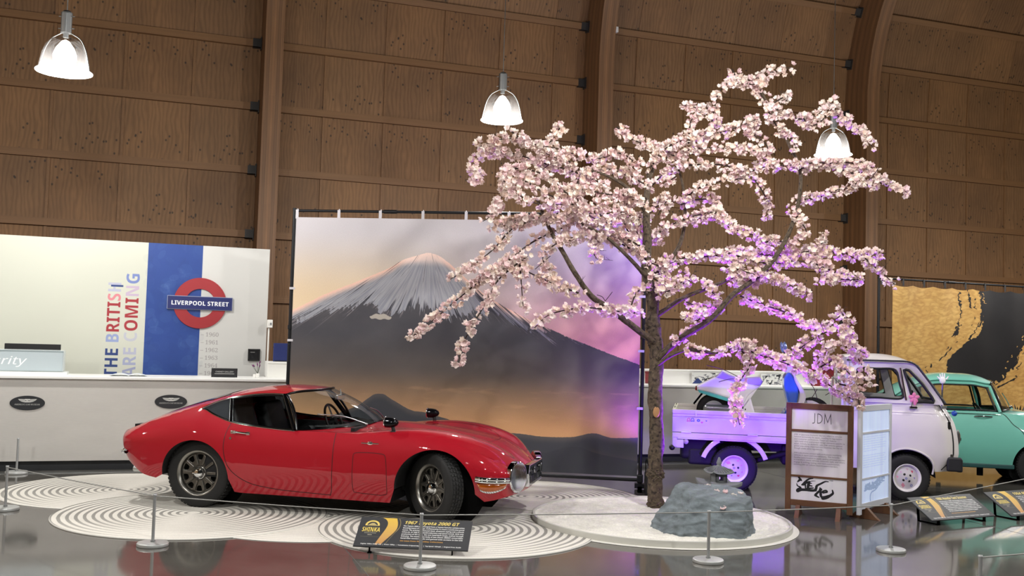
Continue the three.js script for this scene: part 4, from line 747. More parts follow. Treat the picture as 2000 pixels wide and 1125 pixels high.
// ---------- stone lantern ----------
{
  const stone = std(0x74777a, 0.85), o = thing('stone_lantern', 'small grey stone lantern with a flared roof behind the boulder', 'lantern', [2.01, PH - 0.01, -9.62], 0.25);
  const square = (prof, lift) => { const N = 16, g = patch((u, v) => { const k = v * (prof.length - 1), i = Math.min(prof.length - 2, Math.floor(k)), f = k - i, r = lerp(prof[i][0], prof[i + 1][0], f), y = lerp(prof[i][1], prof[i + 1][1], f), a = u * 4, e = Math.floor(a) % 4, t = (a - Math.floor(a)) * 2 - 1, c = [[1, t], [-t, 1], [-1, -t], [t, -1]][e]; return V(c[0] * r, y + lift * Math.pow(Math.abs(t), 3) * r * (prof[i][2] ?? 1), c[1] * r); }, 4 * N, prof.length * 3 - 3, true); return g; };
  mesh('plinth', [cyl(0.14, 0.1, 0.31, 0, 0.155, 0, 12)], stone, o);
  const up = part('lamp_house', o); up.position.y = 0.3; up.scale.setScalar(0.9);
  mesh('base_slab', [square([[0.001, 0.055], [0.1, 0.055], [0.168, 0.05], [0.182, 0.046], [0.178, 0.008], [0.13, 0.0], [0.001, 0]], 0.2)], stone, up);
  mesh('fire_box', [box(0.018, 0.1, 0.13, -0.056, 0.1, 0), box(0.018, 0.1, 0.13, 0.056, 0.1, 0), box(0.13, 0.1, 0.018, 0, 0.1, -0.056), box(0.13, 0.03, 0.018, 0, 0.065, 0.056), box(0.13, 0.03, 0.018, 0, 0.137, 0.056), box(0.04, 0.06, 0.018, -0.045, 0.1, 0.056), box(0.04, 0.06, 0.018, 0.045, 0.1, 0.056)], stone, up);
  mesh('roof', [square([[0.001, 0.225], [0.035, 0.222], [0.075, 0.19], [0.112, 0.165], [0.122, 0.15], [0.09, 0.145], [0.001, 0.145]], 0.2), ...[0, 1, 2, 3].flatMap((k) => Array.from({ length: 7 }, (_, i) => { const f = (i - 3) / 3.4; return bar(V(f * 0.03, 0.222, 0.034), V(f * 0.105, 0.172 + 0.03 * Math.abs(f) ** 3, 0.112), 0.004, 5).rotateY(k * Math.PI / 2); }))], stone, up);
  mesh('finial', lathe([[0.03, 0.22], [0.028, 0.235], [0.02, 0.24], [0.03, 0.255], [0.024, 0.275], [0.015, 0.3], [0.01, 0.315], [0.001, 0.322]], 16), stone, up);
  mesh('candle', ball(0.016, 0, 0.1, 0), std(0xf2d8ff, 0.4, 0, { emissive: 0xd8b0ff, emissiveIntensity: 1.4 }), up);
}
// ---------- barrier posts and cords ----------
const postProto = new THREE.Group();
mesh('base', lathe([[0.001, 0], [0.118, 0], [0.12, 0.004], [0.12, 0.022], [0.114, 0.028], [0.02, 0.032], [0.001, 0.032]], 48), std(0xbcbebc, 0.4, 0.5), postProto);
mesh('post', lathe([[0.012, 0.03], [0.012, 0.385], [0.0145, 0.388], [0.0145, 0.4], [0.001, 0.402]], 20), std(0xa9abab, 0.45, 0.5), postProto);
mesh('collar', cyl(0.017, 0.019, 0.012, 0, 0.036, 0, 20), MAT.brushed, postProto);
const POSTS = [[10, 996, 'leftmost low steel barrier post in front of the left mat'], [298, 1066, 'low steel barrier post in front of the car rear wheel'], [820, 1110, 'low steel barrier post in front of the large info board'], [1383, 1098, 'low steel barrier post in front of the boulder'], [1740, 1077, 'low steel barrier post right of the wooden text screen'], [32, 925, 'low steel barrier post beside the counter at the far left'], [2120, 975, 'low steel barrier post beyond the small info boards'], [1914, 1208, 'low steel barrier post at the lower right edge of the view'], [2300, 1160, 'low steel barrier post outside the right edge']].map(([px, py, l]) => {
  const q = floorAt(px, py), o = postProto.clone(); o.name = numbered('barrier_post'); scene.add(o); o.position.copy(q); tag(o, l, 'barrier post', 'low barrier posts'); return q.clone().setY(0.385);
});
const cordMat = std(0x9c9c98, 0.5, 0.3);
[[0, 1, 'thin grey barrier cord from the leftmost post to the rear wheel post'], [1, 2, 'thin grey barrier cord passing in front of the red car'], [2, 3, 'thin grey barrier cord from the info board post to the boulder post'], [3, 4, 'thin grey barrier cord passing in front of the wooden text screen'], [4, 6, 'thin grey barrier cord running behind the small info boards'], [7, 8, 'thin grey barrier cord at the lower right corner']].forEach(([a, b, l]) => {
  const p = POSTS[a], q = POSTS[b]; one('barrier_rope', tube([p, p.clone().lerp(q, 0.5).add(V(0, -0.004, 0)), q], 0.0045, 16, 6), cordMat, l, 'cord', 'barrier cords');
});
// ---------- info boards ----------
function infoTex(title, lines) {
  return canvas(1024, 400, (x, w, h) => {
    x.fillStyle = '#3a3b3e'; x.fillRect(0, 0, w, h);
    x.fillStyle = '#e8cd6e'; x.beginPath(); x.arc(120, 110, 66, Math.PI, 0); x.lineTo(186, 118); x.lineTo(54, 118); x.fill(); x.fillStyle = '#3a3b3e'; x.beginPath(); x.arc(120, 112, 48, Math.PI, 0); x.fill();
    x.fillStyle = '#bfae78'; x.beginPath(); x.moveTo(76, 116); x.lineTo(110, 82); x.lineTo(132, 80); x.lineTo(166, 116); x.fill();
    x.fillStyle = '#ecd163'; x.font = 'bold 62px sans-serif'; x.save(); x.translate(36, 200); x.scale(0.72, 1.35); x.fillText('SHINKA', 0, 0); x.restore();
    x.fillStyle = '#c9c3a8'; x.font = '20px sans-serif'; x.fillText('EVOLUTION', 66, 226); x.font = 'bold 18px sans-serif'; x.fillText('2024', 98, 250); x.fillStyle = '#77735f'; x.fillRect(38, 268, 168, 3);
    const g = x.createLinearGradient(0, 0, 0, h); g.addColorStop(0, '#e2bd50'); g.addColorStop(0.6, '#d0a55e'); g.addColorStop(1, '#c08a5a'); x.fillStyle = g;
    x.beginPath(); x.moveTo(196, 4); x.bezierCurveTo(240, 20, 262, 60, 258, 110); x.bezierCurveTo(250, 180, 220, 240, 186, 372); x.lineTo(206, 380); x.lineTo(218, 350); x.lineTo(240, 376); x.bezierCurveTo(270, 300, 330, 230, 350, 150); x.bezierCurveTo(358, 90, 340, 40, 330, 4); x.closePath(); x.fill();
    x.strokeStyle = '#a3925f'; x.lineWidth = 5; x.beginPath(); x.moveTo(350, 4); x.bezierCurveTo(384, 60, 380, 130, 348, 190); x.stroke(); x.lineWidth = 3; x.beginPath(); x.moveTo(362, 150); x.bezierCurveTo(330, 240, 300, 290, 282, 360); x.stroke();
    x.fillStyle = '#f0d873'; x.font = 'italic bold 60px sans-serif'; x.save(); x.translate(404, 76); x.scale(Math.min(1, 500 / x.measureText(title).width), 1); x.fillText(title, 0, 0); x.restore();
    x.fillStyle = '#f2f2f0'; x.font = 'bold 23px sans-serif'; lines.forEach((t, i) => { x.save(); x.translate(404, 112 + i * 28); x.scale(Math.min(1, 560 / x.measureText(t).width), 1); x.fillText(t, 0, 0); x.restore(); });
    x.fillStyle = '#e0a348'; x.font = 'bold 22px sans-serif'; x.fillText('On Loan from The LeMay Collections', 404, 316);
    x.fillStyle = '#f2f2f0'; x.font = 'bold 19px sans-serif'; x.save(); x.translate(60, 374); x.fillText('Engine: 1988cc DOHC 6cyl  |  Power: 150hp  |  Transmission: 5-Speed Manual  |  Top Speed: 135mph  |  Original Price: $6,800', 0, 0, 900); x.restore();
  });
}
function infoBoard(label, bl, br, title, lines, wHint) {     // bottom corners on the floor frame
  const a = floorAt(...bl, 0.05), b = floorAt(...br, 0.05), L = a.distanceTo(b), turn = Math.atan2(-(b.z - a.z), b.x - a.x), o = thing('info_board', label, 'sign', [(a.x + b.x) / 2, 0, (a.z + b.z) / 2], turn, 'slanted info boards'), hh = L * 0.385, tilt = 0.52;
  const panel = part('panel', o); panel.position.y = 0.05; panel.rotation.x = -(Math.PI / 2 - tilt);
  mesh('board', rbox(L, hh, 0.012, 0.003, 0, hh / 2, 0), std(0x2f3032, 0.45), panel);
  mesh('print', new THREE.PlaneGeometry(L - 0.004, hh - 0.004).translate(0, hh / 2, 0.0066), std(0xffffff, 0.42, 0, { map: infoTex(title, lines) }), panel);
  const y1 = 0.05 + hh * Math.sin(tilt), z1 = -hh * Math.cos(tilt);
  for (const s of [-1, 1]) mesh('leg', [beam(V(s * L * 0.36, 0.045, -0.03), V(s * L * 0.36, 0, -0.03), 0.03, 0.008), beam(V(s * L * 0.36, y1 - 0.02, z1 + 0.02), V(s * L * 0.36, 0, z1 + 0.04), 0.03, 0.008), beam(V(s * L * 0.36, 0.004, -0.02), V(s * L * 0.36, 0.004, z1 + 0.04), 0.03, 0.008)], MAT.black, o);
}
infoBoard('large slanted black info board with gold title in front of the red car', [689, 1067], [914, 1077], '1967 Toyota 2000 GT', ['The Toyota 2000 GT emerged from a Toyota-Yamaha collaboration', 'blending luxury of design, craftsmanship to create a world-class grand', 'tourer. The prototype featured sleek, aluminum styling and a smooth', 'inline-six. In 1966 it set world endurance and speed records. With only', 'production of 351 units, the rare hand-built coupe, crafted through', 'industry. The monocoque body of two Classic 2000GT convertibles', 'bond-film version made and gained wide acclaim in the USA']);
infoBoard('slanted black info board on the floor in front of the white truck', [1820, 1018], [1944, 1008], '1986 Honda Tact Scooter', ['Introduced in 1980, the Honda Tact was a compact', 'lightweight scooter designed for easy city commuting', 'Its stylish, angular bodywork made it popular with', 'young riders in Japan. The second generation offered', 'an automatic kick starter, step-through frame, and a', 'spacious seat. Today it is remembered fondly as part', 'of the scooter boom of the period in Japan']);
infoBoard('slanted black info board cut by the right edge beside the turquoise car', [1976, 1009], [2098, 999], '1964 Mazda', ['A small car that put families on wheels', 'across the whole of Japan in the sixties', 'with simple and clever engineering', 'and a cheerful round body shape', 'loved by owners to this day']);

// ---------- wooden text screen ----------
const SCR = { a: floorAt(1530, 1004), c: floorAt(1668, 1017), e: floorAt(1738, 999) };
{
  const wood = std(0xab9686, 0.5, 0, { map: timberTex }), pale = std(0xc9cbd2, 0.5);  // pale: side leaf frame, the bluish glow on it put into its colour
  const Hs = 1.13, o = thing('text_screen', 'folding wooden screen with white paper panels titled in thin letters', 'screen', [SCR.c.x, 0, SCR.c.z]);
  const para = ['JDM, or Japanese Domestic Market, refers to vehicles', 'tailored exclusively for Japan, meeting its regulations', 'and consumer preferences. These cars feature', 'right-hand drive and unique design elements specific to', 'Japan. Initially for domestic sale, JDM vehicles gained', 'global popularity, imported into countries like the US,', 'though under strict regulations.', '', 'JDM subcultures connect with enthusiasts modifying', 'vehicles in Japan and internationally. This includes', 'Kyusha customization in Japan, adding personal touches', 'to transform classic vehicles, bosozoku style, and others', 'engage in drifting, tuning, and track customization,', "pushing JDM car culture beyond Japan's borders."];
  const sheet = (w, h, bg, draw) => canvas(w, h, (x) => { x.fillStyle = bg; x.fillRect(0, 0, w, h); for (let i = 0; i < 14; i++) { x.fillStyle = `rgba(120,110,130,${0.015 + rnd() * 0.02})`; x.fillRect(rnd() * w, 0, 20 + rnd() * 60, h); } draw(x, w, h); });
  const title = sheet(512, 150, '#d6d2d6', (x) => { x.strokeStyle = '#2a2a2e'; x.lineWidth = 5; x.lineCap = 'round'; x.translate(6, 0);
    x.beginPath(); x.moveTo(206, 34); x.lineTo(206, 88); x.quadraticCurveTo(205, 104, 186, 102); x.stroke(); x.beginPath(); x.moveTo(232, 36); x.lineTo(232, 101); x.moveTo(232, 36); x.bezierCurveTo(288, 34, 288, 103, 232, 101); x.stroke(); x.beginPath(); x.moveTo(294, 102); x.lineTo(298, 36); x.lineTo(324, 92); x.lineTo(350, 36); x.lineTo(354, 102); x.stroke(); });
  const text = sheet(640, 560, '#d3cfd3', (x) => { x.fillStyle = '#4d4a50'; x.font = '23px sans-serif'; para.forEach((t, i) => x.fillText(t, 32, 46 + i * 29.5, 590)); });
  const brush = (x, pts, w0, w1) => { const c = new THREE.CatmullRomCurve3(pts.map((p) => V(p[0], p[1], 0)), false, 'centripetal').getPoints(60); x.fillStyle = '#0d0d12'; c.forEach((p, i) => { const t = i / 60, r = 1.2 * lerp(w0, w1, t) * (0.8 + 0.25 * Math.sin(t * Math.PI) + 0.16 * n3(p.x * 0.12, p.y * 0.12, 3)); x.beginPath(); x.ellipse(p.x, p.y, r, r * 0.8, 0.6, 0, 7); x.fill(); }); };
  const ink = sheet(640, 320, '#d5d3d8', (x) => {   // two characters in flowing brush script
    x.scale(0.395, 0.395); x.translate(0, -250);
    brush(x, [[230, 260], [265, 330], [300, 380]], 26, 34); brush(x, [[285, 340], [230, 410], [195, 455]], 36, 12); brush(x, [[175, 500], [200, 580], [285, 630], [270, 690]], 10, 34); brush(x, [[290, 650], [225, 720], [205, 770]], 36, 50); brush(x, [[215, 770], [300, 715], [450, 700], [600, 705], [720, 690]], 40, 44);
    brush(x, [[640, 285], [540, 310], [440, 400], [330, 540]], 18, 26); brush(x, [[330, 545], [390, 530], [430, 480], [500, 420]], 20, 26); brush(x, [[430, 500], [432, 690]], 22, 12); brush(x, [[540, 410], [520, 500], [495, 640]], 36, 34); brush(x, [[480, 450], [600, 460]], 12, 20); brush(x, [[500, 540], [620, 550]], 18, 24); brush(x, [[470, 650], [660, 615]], 22, 22); brush(x, [[560, 400], [640, 375], [720, 368]], 12, 5);
    brush(x, [[1215, 320], [1100, 318]], 9, 4); brush(x, [[1085, 355], [1000, 360], [880, 440], [760, 530], [735, 640], [690, 700], [560, 715]], 20, 38);
    brush(x, [[850, 590], [890, 640], [800, 740], [720, 870], [760, 880]], 22, 34); brush(x, [[850, 640], [870, 760], [880, 870], [930, 960]], 34, 30); brush(x, [[890, 750], [960, 690], [1030, 670], [1050, 710], [940, 760]], 24, 26); brush(x, [[930, 960], [1020, 925], [1130, 840], [1220, 740], [1205, 640]], 46, 22); brush(x, [[720, 880], [820, 920]], 24, 26); brush(x, [[880, 890], [1000, 880], [1120, 830]], 14, 30);
  });
  const ghost = sheet(640, 560, '#dfe9fb', (x) => { x.fillStyle = '#b4c2da'; x.font = '22px sans-serif'; para.forEach((t, i) => x.fillText(t, 40, 46 + i * 29.5, 540)); });  // bluish light on the side leaf put into the paper tint
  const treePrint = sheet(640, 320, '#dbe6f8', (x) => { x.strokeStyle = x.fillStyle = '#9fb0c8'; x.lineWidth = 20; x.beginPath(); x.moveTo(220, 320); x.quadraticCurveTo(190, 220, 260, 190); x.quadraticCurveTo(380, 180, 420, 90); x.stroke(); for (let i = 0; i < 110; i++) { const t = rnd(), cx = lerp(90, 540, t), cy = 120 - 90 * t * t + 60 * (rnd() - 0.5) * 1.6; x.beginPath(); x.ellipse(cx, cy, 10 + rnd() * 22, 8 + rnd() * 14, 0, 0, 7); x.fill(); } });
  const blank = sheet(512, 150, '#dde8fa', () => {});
  const leaf = (p, q, texs, wm, paperCol, name, lbl) => {
    const L = Math.hypot(q.x - p.x, q.z - p.z) - 0.03, g = part(name, o); g.position.set((p.x + q.x) / 2 - SCR.c.x, 0, (p.z + q.z) / 2 - SCR.c.z); g.rotation.y = Math.atan2(-(q.z - p.z), q.x - p.x); g.userData.label = lbl;
    const y0 = 0.1, fw = 0.055, ft = 0.035, rows = [[0.16, 0.392], [0.404, 0.842], [0.866, Hs - 0.05]];
    for (const s of [-1, 1]) mesh('stile', rbox(fw, Hs - 0.05, ft, 0.004, s * (L / 2 - fw / 2), 0.05 + (Hs - 0.05) / 2, 0), wm, g);
    for (const [y, h] of [[Hs - 0.03, 0.06], [0.854, 0.024], [0.398, 0.02], [0.13, 0.06]]) mesh('rail', rbox(L - 2 * fw, h, ft, 0.004, 0, y, 0), wm, g);
    rows.forEach(([a, b], i) => { const w = L - 2 * fw + 0.004, m = new THREE.MeshPhysicalMaterial({ color: paperCol, roughness: 0.8, map: texs[i], transmission: 0 }); if (wm === pale) { m.emissive.set(0xdfe9ff); m.emissiveMap = texs[i]; m.emissiveIntensity = 0.32; } mesh('paper', new THREE.PlaneGeometry(w, b - a).translate(0, (a + b) / 2, 0.006), m, g); mesh('backing', box(w, b - a, 0.004, 0, (a + b) / 2, 0.002), std(0xd8d6da, 0.8), g); });  // side leaf paper gets an added bluish glow, as if backlit
    for (const s of [-0.6, 0.6]) mesh('foot', [extrude(shapeOf([[-0.16, 0], [0.16, 0], [0.12, 0.03], [0.035, 0.11], [-0.035, 0.11], [-0.12, 0.03]]), 0.045, 0.004).rotateY(Math.PI / 2).translate(s * L / 2, 0, 0)], wood, g);
  };
  leaf(SCR.a, SCR.c, [ink, text, title], wood, 0xffffff, 'front_leaf', 'brown framed leaf with a title, text and brush writing');
  leaf(SCR.c.clone().add(V(0.035, 0, -0.01)), SCR.e, [treePrint, ghost, blank], pale, 0xf2f6ff, 'side_leaf', 'pale framed leaf with faint print, bluish light put into its colour');
}
// ---------- the blossom tree ----------
const TREE_Z = 10.15, treeBase = floorAt(1280, 998, PH - 0.01);
const tree = thing('blossom_tree', 'tall cherry tree with pale pink blossoms standing in the round white planter', 'tree', [treeBase.x, PH - 0.015, treeBase.z]);
const toTree = (v) => v.sub(tree.position);
const barkTex = pixels(256, 512, (u, v) => { const a = fbm(u * 10, v * 34, 1, 5), b = n3(u * 44, v * 80, 3), k = sstep(0.18, 0.4, n3(u * 14, v * 30, 8)); const c = mix3([92, 78, 62], [150, 134, 112], clamp(0.45 + a * 1.1 + b * 0.25, 0, 1)); const m = mix3(c, [44, 35, 28], k * 0.7); return m; }, { repeat: [1, 1] });
const bark = std(0xb4b1b0, 0.9, 0, { map: barkTex });
const twigMat = std(0x33271f, 0.9);
function limb(pts, r0, r1, bump = 0.16) {                    // pts: Vector3 in tree space; bumpy tapering tube
  const c = new THREE.CatmullRomCurve3(pts, false, 'centripetal'), len = c.getLength(), nu = 14, nv = Math.max(8, Math.round(len / 0.035)), fr = c.computeFrenetFrames(nv, false), sd = rnd() * 50;
  const pos = Array.from({ length: nv + 1 }, (_, i) => c.getPointAt(i / nv));
  const g = patch((u, v) => {
    const i = Math.round(v * nv), a = u * Math.PI * 2, t = i / nv, p = pos[i];
    const r = lerp(r0, r1, Math.pow(t, 0.9)) * (1 + bump * (n3(Math.cos(a) * 1.4 + sd, Math.sin(a) * 1.4, t * len * 7) + 0.6 * n3(Math.cos(a) * 3 + sd, Math.sin(a) * 3, t * len * 19)));
    return p.clone().addScaledVector(fr.normals[i], Math.cos(a) * r).addScaledVector(fr.binormals[i], Math.sin(a) * r);
  }, nu, nv, true);
  const uv = g.attributes.uv; for (let i = 0; i < uv.count; i++) uv.setXY(i, uv.getX(i), uv.getY(i) * len * 0.9);
  return g;
}
const TP = (px, py, z) => toTree(at(px, py, z));
// trunk
{
  const pts = [[1280, 1000, 10.15], [1279, 950, 10.15], [1282, 860, 10.15], [1280, 760, 10.15], [1282, 700, 10.15], [1277, 640, 10.13], [1273, 575, 10.1], [1262, 525, 10.08], [1264, 470, 10.1], [1262, 400, 10.15], [1268, 340, 10.2]].map((p) => TP(...p));
  mesh('trunk', [limb(pts.slice(0, 6), 0.073, 0.068, 0.2), limb(pts.slice(5), 0.068, 0.026, 0.2), ...[[1280, 925, 0.1], [1281, 985, 0.1], [1279, 668, 0.085], [1274, 636, 0.085]].map(([x, y, r]) => { const c = TP(x, y, 10.15), g = new THREE.IcosahedronGeometry(1, 12), p = g.attributes.position; for (let i = 0; i < p.count; i++) { const q = V(0, 0, 0).fromBufferAttribute(p, i), k = 1 + 0.22 * n3(q.x * 3 + y, q.y * 3, q.z * 3) + 0.14 * n3(q.x * 8, q.y * 8 + y, q.z * 8); p.setXYZ(i, q.x * r * 0.86 * k, q.y * r * 0.9 * k, q.z * r * 0.86 * k); } g.computeVertexNormals(); return g.translate(c.x, c.y, c.z); })], bark, tree);
  const sc = TP(1282, 805, 10.15 - 0.071); mesh('pruning_scar', new THREE.SphereGeometry(1, 20, 12).scale(0.034, 0.055, 0.012).translate(sc.x, sc.y, sc.z), std(0xa87f55, 0.8), tree).userData.label = 'pale oval pruning scar';
}
// limbs [radius at base, radius at tip, points px, py, depth]
[[0.036, 0.016, [1277, 668, 10.1], [1240, 640, 10.0], [1195, 606, 9.9], [1155, 578, 9.8], [1122, 532, 9.75], [1098, 490, 9.75], [1070, 440, 9.8], [1050, 390, 9.85]],
 [0.034, 0.012, [1284, 700, 10.1], [1330, 660, 10.0], [1390, 622, 9.95], [1430, 577, 9.95], [1470, 548, 10], [1512, 505, 10.1], [1545, 445, 10.2], [1561, 385, 10.3], [1562, 330, 10.35], [1540, 280, 10.4], [1512, 225, 10.4], [1485, 175, 10.4]],
 [0.026, 0.01, [1280, 618, 10.1], [1335, 582, 10.2], [1400, 556, 10.3], [1440, 540, 10.4], [1500, 528, 10.5]],
 [0.022, 0.009, [1284, 712, 10.1], [1312, 694, 10.0], [1350, 682, 9.85], [1400, 690, 9.7]],
 [0.026, 0.01, [1266, 545, 10.1], [1300, 520, 10.2], [1330, 470, 10.3], [1338, 400, 10.4], [1328, 340, 10.4], [1312, 300, 10.4]],
 [0.024, 0.01, [1264, 420, 10.15], [1240, 380, 10.05], [1200, 350, 9.95], [1150, 330, 9.9]],
 [0.02, 0.008, [1268, 350, 10.2], [1290, 305, 10.3], [1340, 280, 10.4], [1400, 262, 10.5]],
 [0.024, 0.01, [1262, 540, 10.05], [1225, 500, 9.9], [1180, 460, 9.85], [1130, 435, 9.8]]].forEach(([r0, r1, ...p]) => mesh('limb', limb(p.map((q) => TP(...q)), r0, r1), bark, tree));
// blossom-bearing branches: px, py points; z0 -> z1 depth; density
const SPRAYS = [
  // left side
  [9.75, 9.2, 1, [1110, 440], [1045, 470], [985, 515], [930, 555], [885, 592], [850, 622], [808, 655]], [9.6, 9.25, 0.9, [1030, 500], [975, 545], [950, 590], [920, 640], [903, 675], [896, 708]], [9.7, 9.5, 0.8, [1015, 505], [1018, 550], [1022, 600]],
  [9.9, 9.5, 0.9, [1250, 612], [1200, 607], [1140, 601], [1075, 614], [1044, 640]], [9.8, 9.5, 1, [1130, 572], [1095, 560], [1050, 540], [1005, 522], [960, 530], [920, 560]], [9.8, 9.4, 1, [1060, 430], [1010, 440], [960, 490], [905, 530], [880, 545]],
  [9.85, 9.6, 1.2, [1180, 360], [1120, 335], [1060, 318], [1000, 300], [945, 300], [922, 330], [935, 345], [920, 362]], [9.8, 9.6, 1, [1120, 320], [1060, 290], [1010, 270], [965, 275], [930, 290]], [9.7, 9.6, 0.9, [1000, 258], [1030, 278], [1090, 290]], [9.8, 9.6, 1, [1097, 243], [1080, 272], [1060, 292], [1100, 315]],
  [9.7, 9.4, 1.1, [1120, 400], [1060, 375], [1010, 350], [980, 385], [955, 425], [943, 432]], [9.7, 9.5, 1.1, [1110, 380], [1060, 340], [1000, 330], [985, 355], [1040, 395], [1100, 400]],
  [9.9, 9.6, 1.3, [1250, 480], [1190, 450], [1130, 430], [1070, 425], [1010, 430], [960, 445]], [9.9, 9.7, 1.3, [1255, 500], [1200, 470], [1150, 460], [1100, 470], [1060, 500], [1080, 540]], [9.8, 9.6, 1, [1180, 455], [1160, 490], [1165, 505]],
  [9.9, 9.7, 1.4, [1240, 380], [1190, 380], [1140, 370], [1090, 370]], [10, 9.7, 1.3, [1250, 430], [1200, 410], [1150, 400], [1110, 420]], [10, 9.9, 1.2, [1250, 330], [1215, 300], [1165, 310], [1110, 300], [1060, 330]], [10, 9.9, 1.3, [1260, 360], [1220, 340], [1180, 330], [1140, 350], [1120, 400], [1150, 450]], [10, 9.8, 1.2, [1230, 460], [1215, 420], [1235, 390], [1260, 400]], [9.8, 9.7, 1, [1130, 350], [1125, 380], [1150, 420], [1200, 440]],
  // top and centre
  [10.1, 10.3, 1, [1205, 248], [1235, 272], [1275, 285], [1320, 300]], [10.2, 10.5, 1.2, [1268, 330], [1300, 290], [1350, 270], [1410, 258], [1450, 245], [1478, 232]], [10.4, 10.4, 1.2, [1345, 280], [1350, 235], [1370, 215], [1333, 204]], [10.4, 10.4, 1, [1370, 215], [1395, 212], [1400, 250]], [10.4, 10.5, 1, [1385, 265], [1395, 215], [1402, 185], [1418, 165], [1450, 160], [1478, 152], [1510, 140], [1545, 131]], [10.5, 10.5, 0.9, [1430, 135], [1440, 155], [1470, 165], [1490, 160]],
  [10.5, 10.5, 0.9, [1478, 232], [1470, 260], [1495, 280], [1500, 305], [1480, 325]], [10.4, 10.4, 1, [1478, 160], [1490, 190], [1520, 215], [1560, 232], [1595, 225], [1625, 202], [1635, 225], [1665, 245], [1690, 265], [1706, 290]], [10.4, 10.4, 0.8, [1505, 205], [1530, 190], [1540, 190]], [10.4, 10.4, 0.9, [1500, 215], [1520, 250], [1545, 270], [1555, 290]], [10.4, 10.3, 0.8, [1570, 232], [1580, 245], [1600, 240], [1625, 212]],
  [10.2, 10.3, 1, [1270, 365], [1310, 330], [1360, 322], [1410, 322], [1460, 335], [1500, 325], [1545, 322], [1600, 318], [1650, 322], [1700, 325]], [10.3, 10.4, 1.1, [1300, 310], [1360, 290], [1420, 290], [1480, 295]], [10.3, 10.4, 0.9, [1340, 385], [1370, 365], [1430, 350], [1475, 352]], [10.3, 10.4, 0.8, [1475, 352], [1490, 375], [1500, 400], [1500, 422]], [10.3, 10.2, 0.7, [1320, 345], [1305, 355], [1297, 362]],
  [10.3, 10.2, 1.1, [1562, 330], [1600, 320], [1660, 318], [1700, 335], [1722, 350]], [10.3, 10.2, 0.9, [1555, 392], [1600, 385], [1640, 370], [1690, 362], [1725, 358], [1772, 376]], [10.3, 10.2, 1, [1640, 330], [1680, 345], [1670, 360]], [10.2, 10.2, 0.7, [1548, 405], [1562, 430], [1575, 452], [1560, 470]],
  [10.3, 10.2, 1.1, [1265, 470], [1310, 440], [1345, 425], [1400, 415], [1425, 440]], [10.3, 10.2, 1, [1350, 430], [1400, 420], [1440, 450], [1475, 460], [1505, 480]], [10.3, 10.3, 1, [1330, 400], [1360, 390], [1400, 392], [1395, 420]], [10.2, 10.2, 0.9, [1245, 445], [1280, 405], [1305, 385], [1285, 420]], [10.2, 10.2, 1, [1262, 410], [1235, 430], [1250, 460], [1290, 470]],
  // right middle mass
  [10.2, 10.3, 1.2, [1275, 530], [1330, 505], [1395, 500], [1450, 492], [1520, 500], [1590, 490], [1660, 497], [1730, 495]], [10.1, 10.2, 1.4, [1420, 520], [1470, 535], [1530, 550], [1580, 580]], [10.2, 10.2, 1.4, [1440, 500], [1500, 515], [1560, 510], [1620, 520]], [10.1, 10, 1.1, [1580, 510], [1640, 535], [1680, 545], [1600, 545]], [10.1, 10, 0.8, [1690, 505], [1720, 530], [1748, 556]], [10.2, 10.2, 1, [1590, 500], [1605, 475], [1608, 462]], [10.2, 10.1, 1.3, [1400, 500], [1440, 520], [1430, 545], [1480, 550]], [10.2, 10.2, 1, [1480, 480], [1510, 470], [1560, 480]],
  [10.1, 9.9, 1, [1445, 578], [1490, 595], [1540, 612], [1580, 632], [1620, 630], [1650, 610]], [9.9, 9.8, 0.8, [1645, 612], [1660, 640], [1665, 680], [1685, 715], [1700, 745]], [10.1, 9.9, 1.1, [1320, 668], [1350, 640], [1375, 610], [1330, 620]], [10.1, 10, 0.9, [1340, 590], [1370, 600], [1410, 600]], [10.1, 10.1, 0.8, [1320, 560], [1350, 545], [1330, 530]], [10.2, 10.1, 0.8, [1380, 545], [1390, 570], [1410, 585]],
  // low right
  [9.95, 9.7, 1, [1345, 684], [1395, 690], [1440, 680], [1490, 695], [1540, 712], [1585, 732], [1640, 765], [1682, 790]], [9.8, 9.6, 1, [1445, 680], [1465, 710], [1445, 745], [1435, 785], [1445, 830]], [9.8, 9.8, 1.1, [1450, 670], [1490, 690], [1530, 705]], [9.8, 9.9, 1, [1530, 705], [1570, 675], [1610, 650], [1650, 645], [1660, 665]], [9.8, 9.7, 0.9, [1590, 725], [1630, 705], [1665, 735], [1695, 745]], [9.8, 9.7, 0.9, [1630, 700], [1600, 690], [1640, 670], [1690, 690]], [9.7, 9.6, 1, [1640, 750], [1670, 760], [1680, 800]],
  [10, 10, 1, [1270, 540], [1300, 555], [1290, 500]], [9.9, 9.9, 0.9, [1230, 605], [1245, 570], [1260, 562], [1300, 570], [1340, 545]], [10, 10, 1, [1250, 500], [1290, 520], [1320, 510]],
];
const spots = [];
SPRAYS.forEach(([z0, z1, dens, ...p], k) => {
  const n = p.length - 1, wob = rr(-0.12, 0.12), pts = p.map(([x, y], i) => TP(x, y, lerp(z0, z1, i / n) + 0.1 * Math.sin(i * 1.7 + k) + wob));
  const c = new THREE.CatmullRomCurve3(pts, false, 'centripetal'), len = c.getLength();
  mesh('branch', limb(pts, 0.0085, 0.004, 0.25), twigMat, tree);
  const m = Math.round(len / 0.0095 * dens);
  for (let i = 0; i < m; i++) {
    const t = rnd(), q = c.getPointAt(t), r = 0.008 + 0.05 * Math.pow(rnd(), 0.8), d = V(rr(-1, 1), rr(-1, 1), rr(-1, 1)).normalize();
    if (0.55 + 0.6 * n3(t * len * 5, k * 3.1) + 0.2 < rnd() * 0.55) continue;         // gaps between clusters
    spots.push([q.addScaledVector(d, r), d, k]);
  }
});
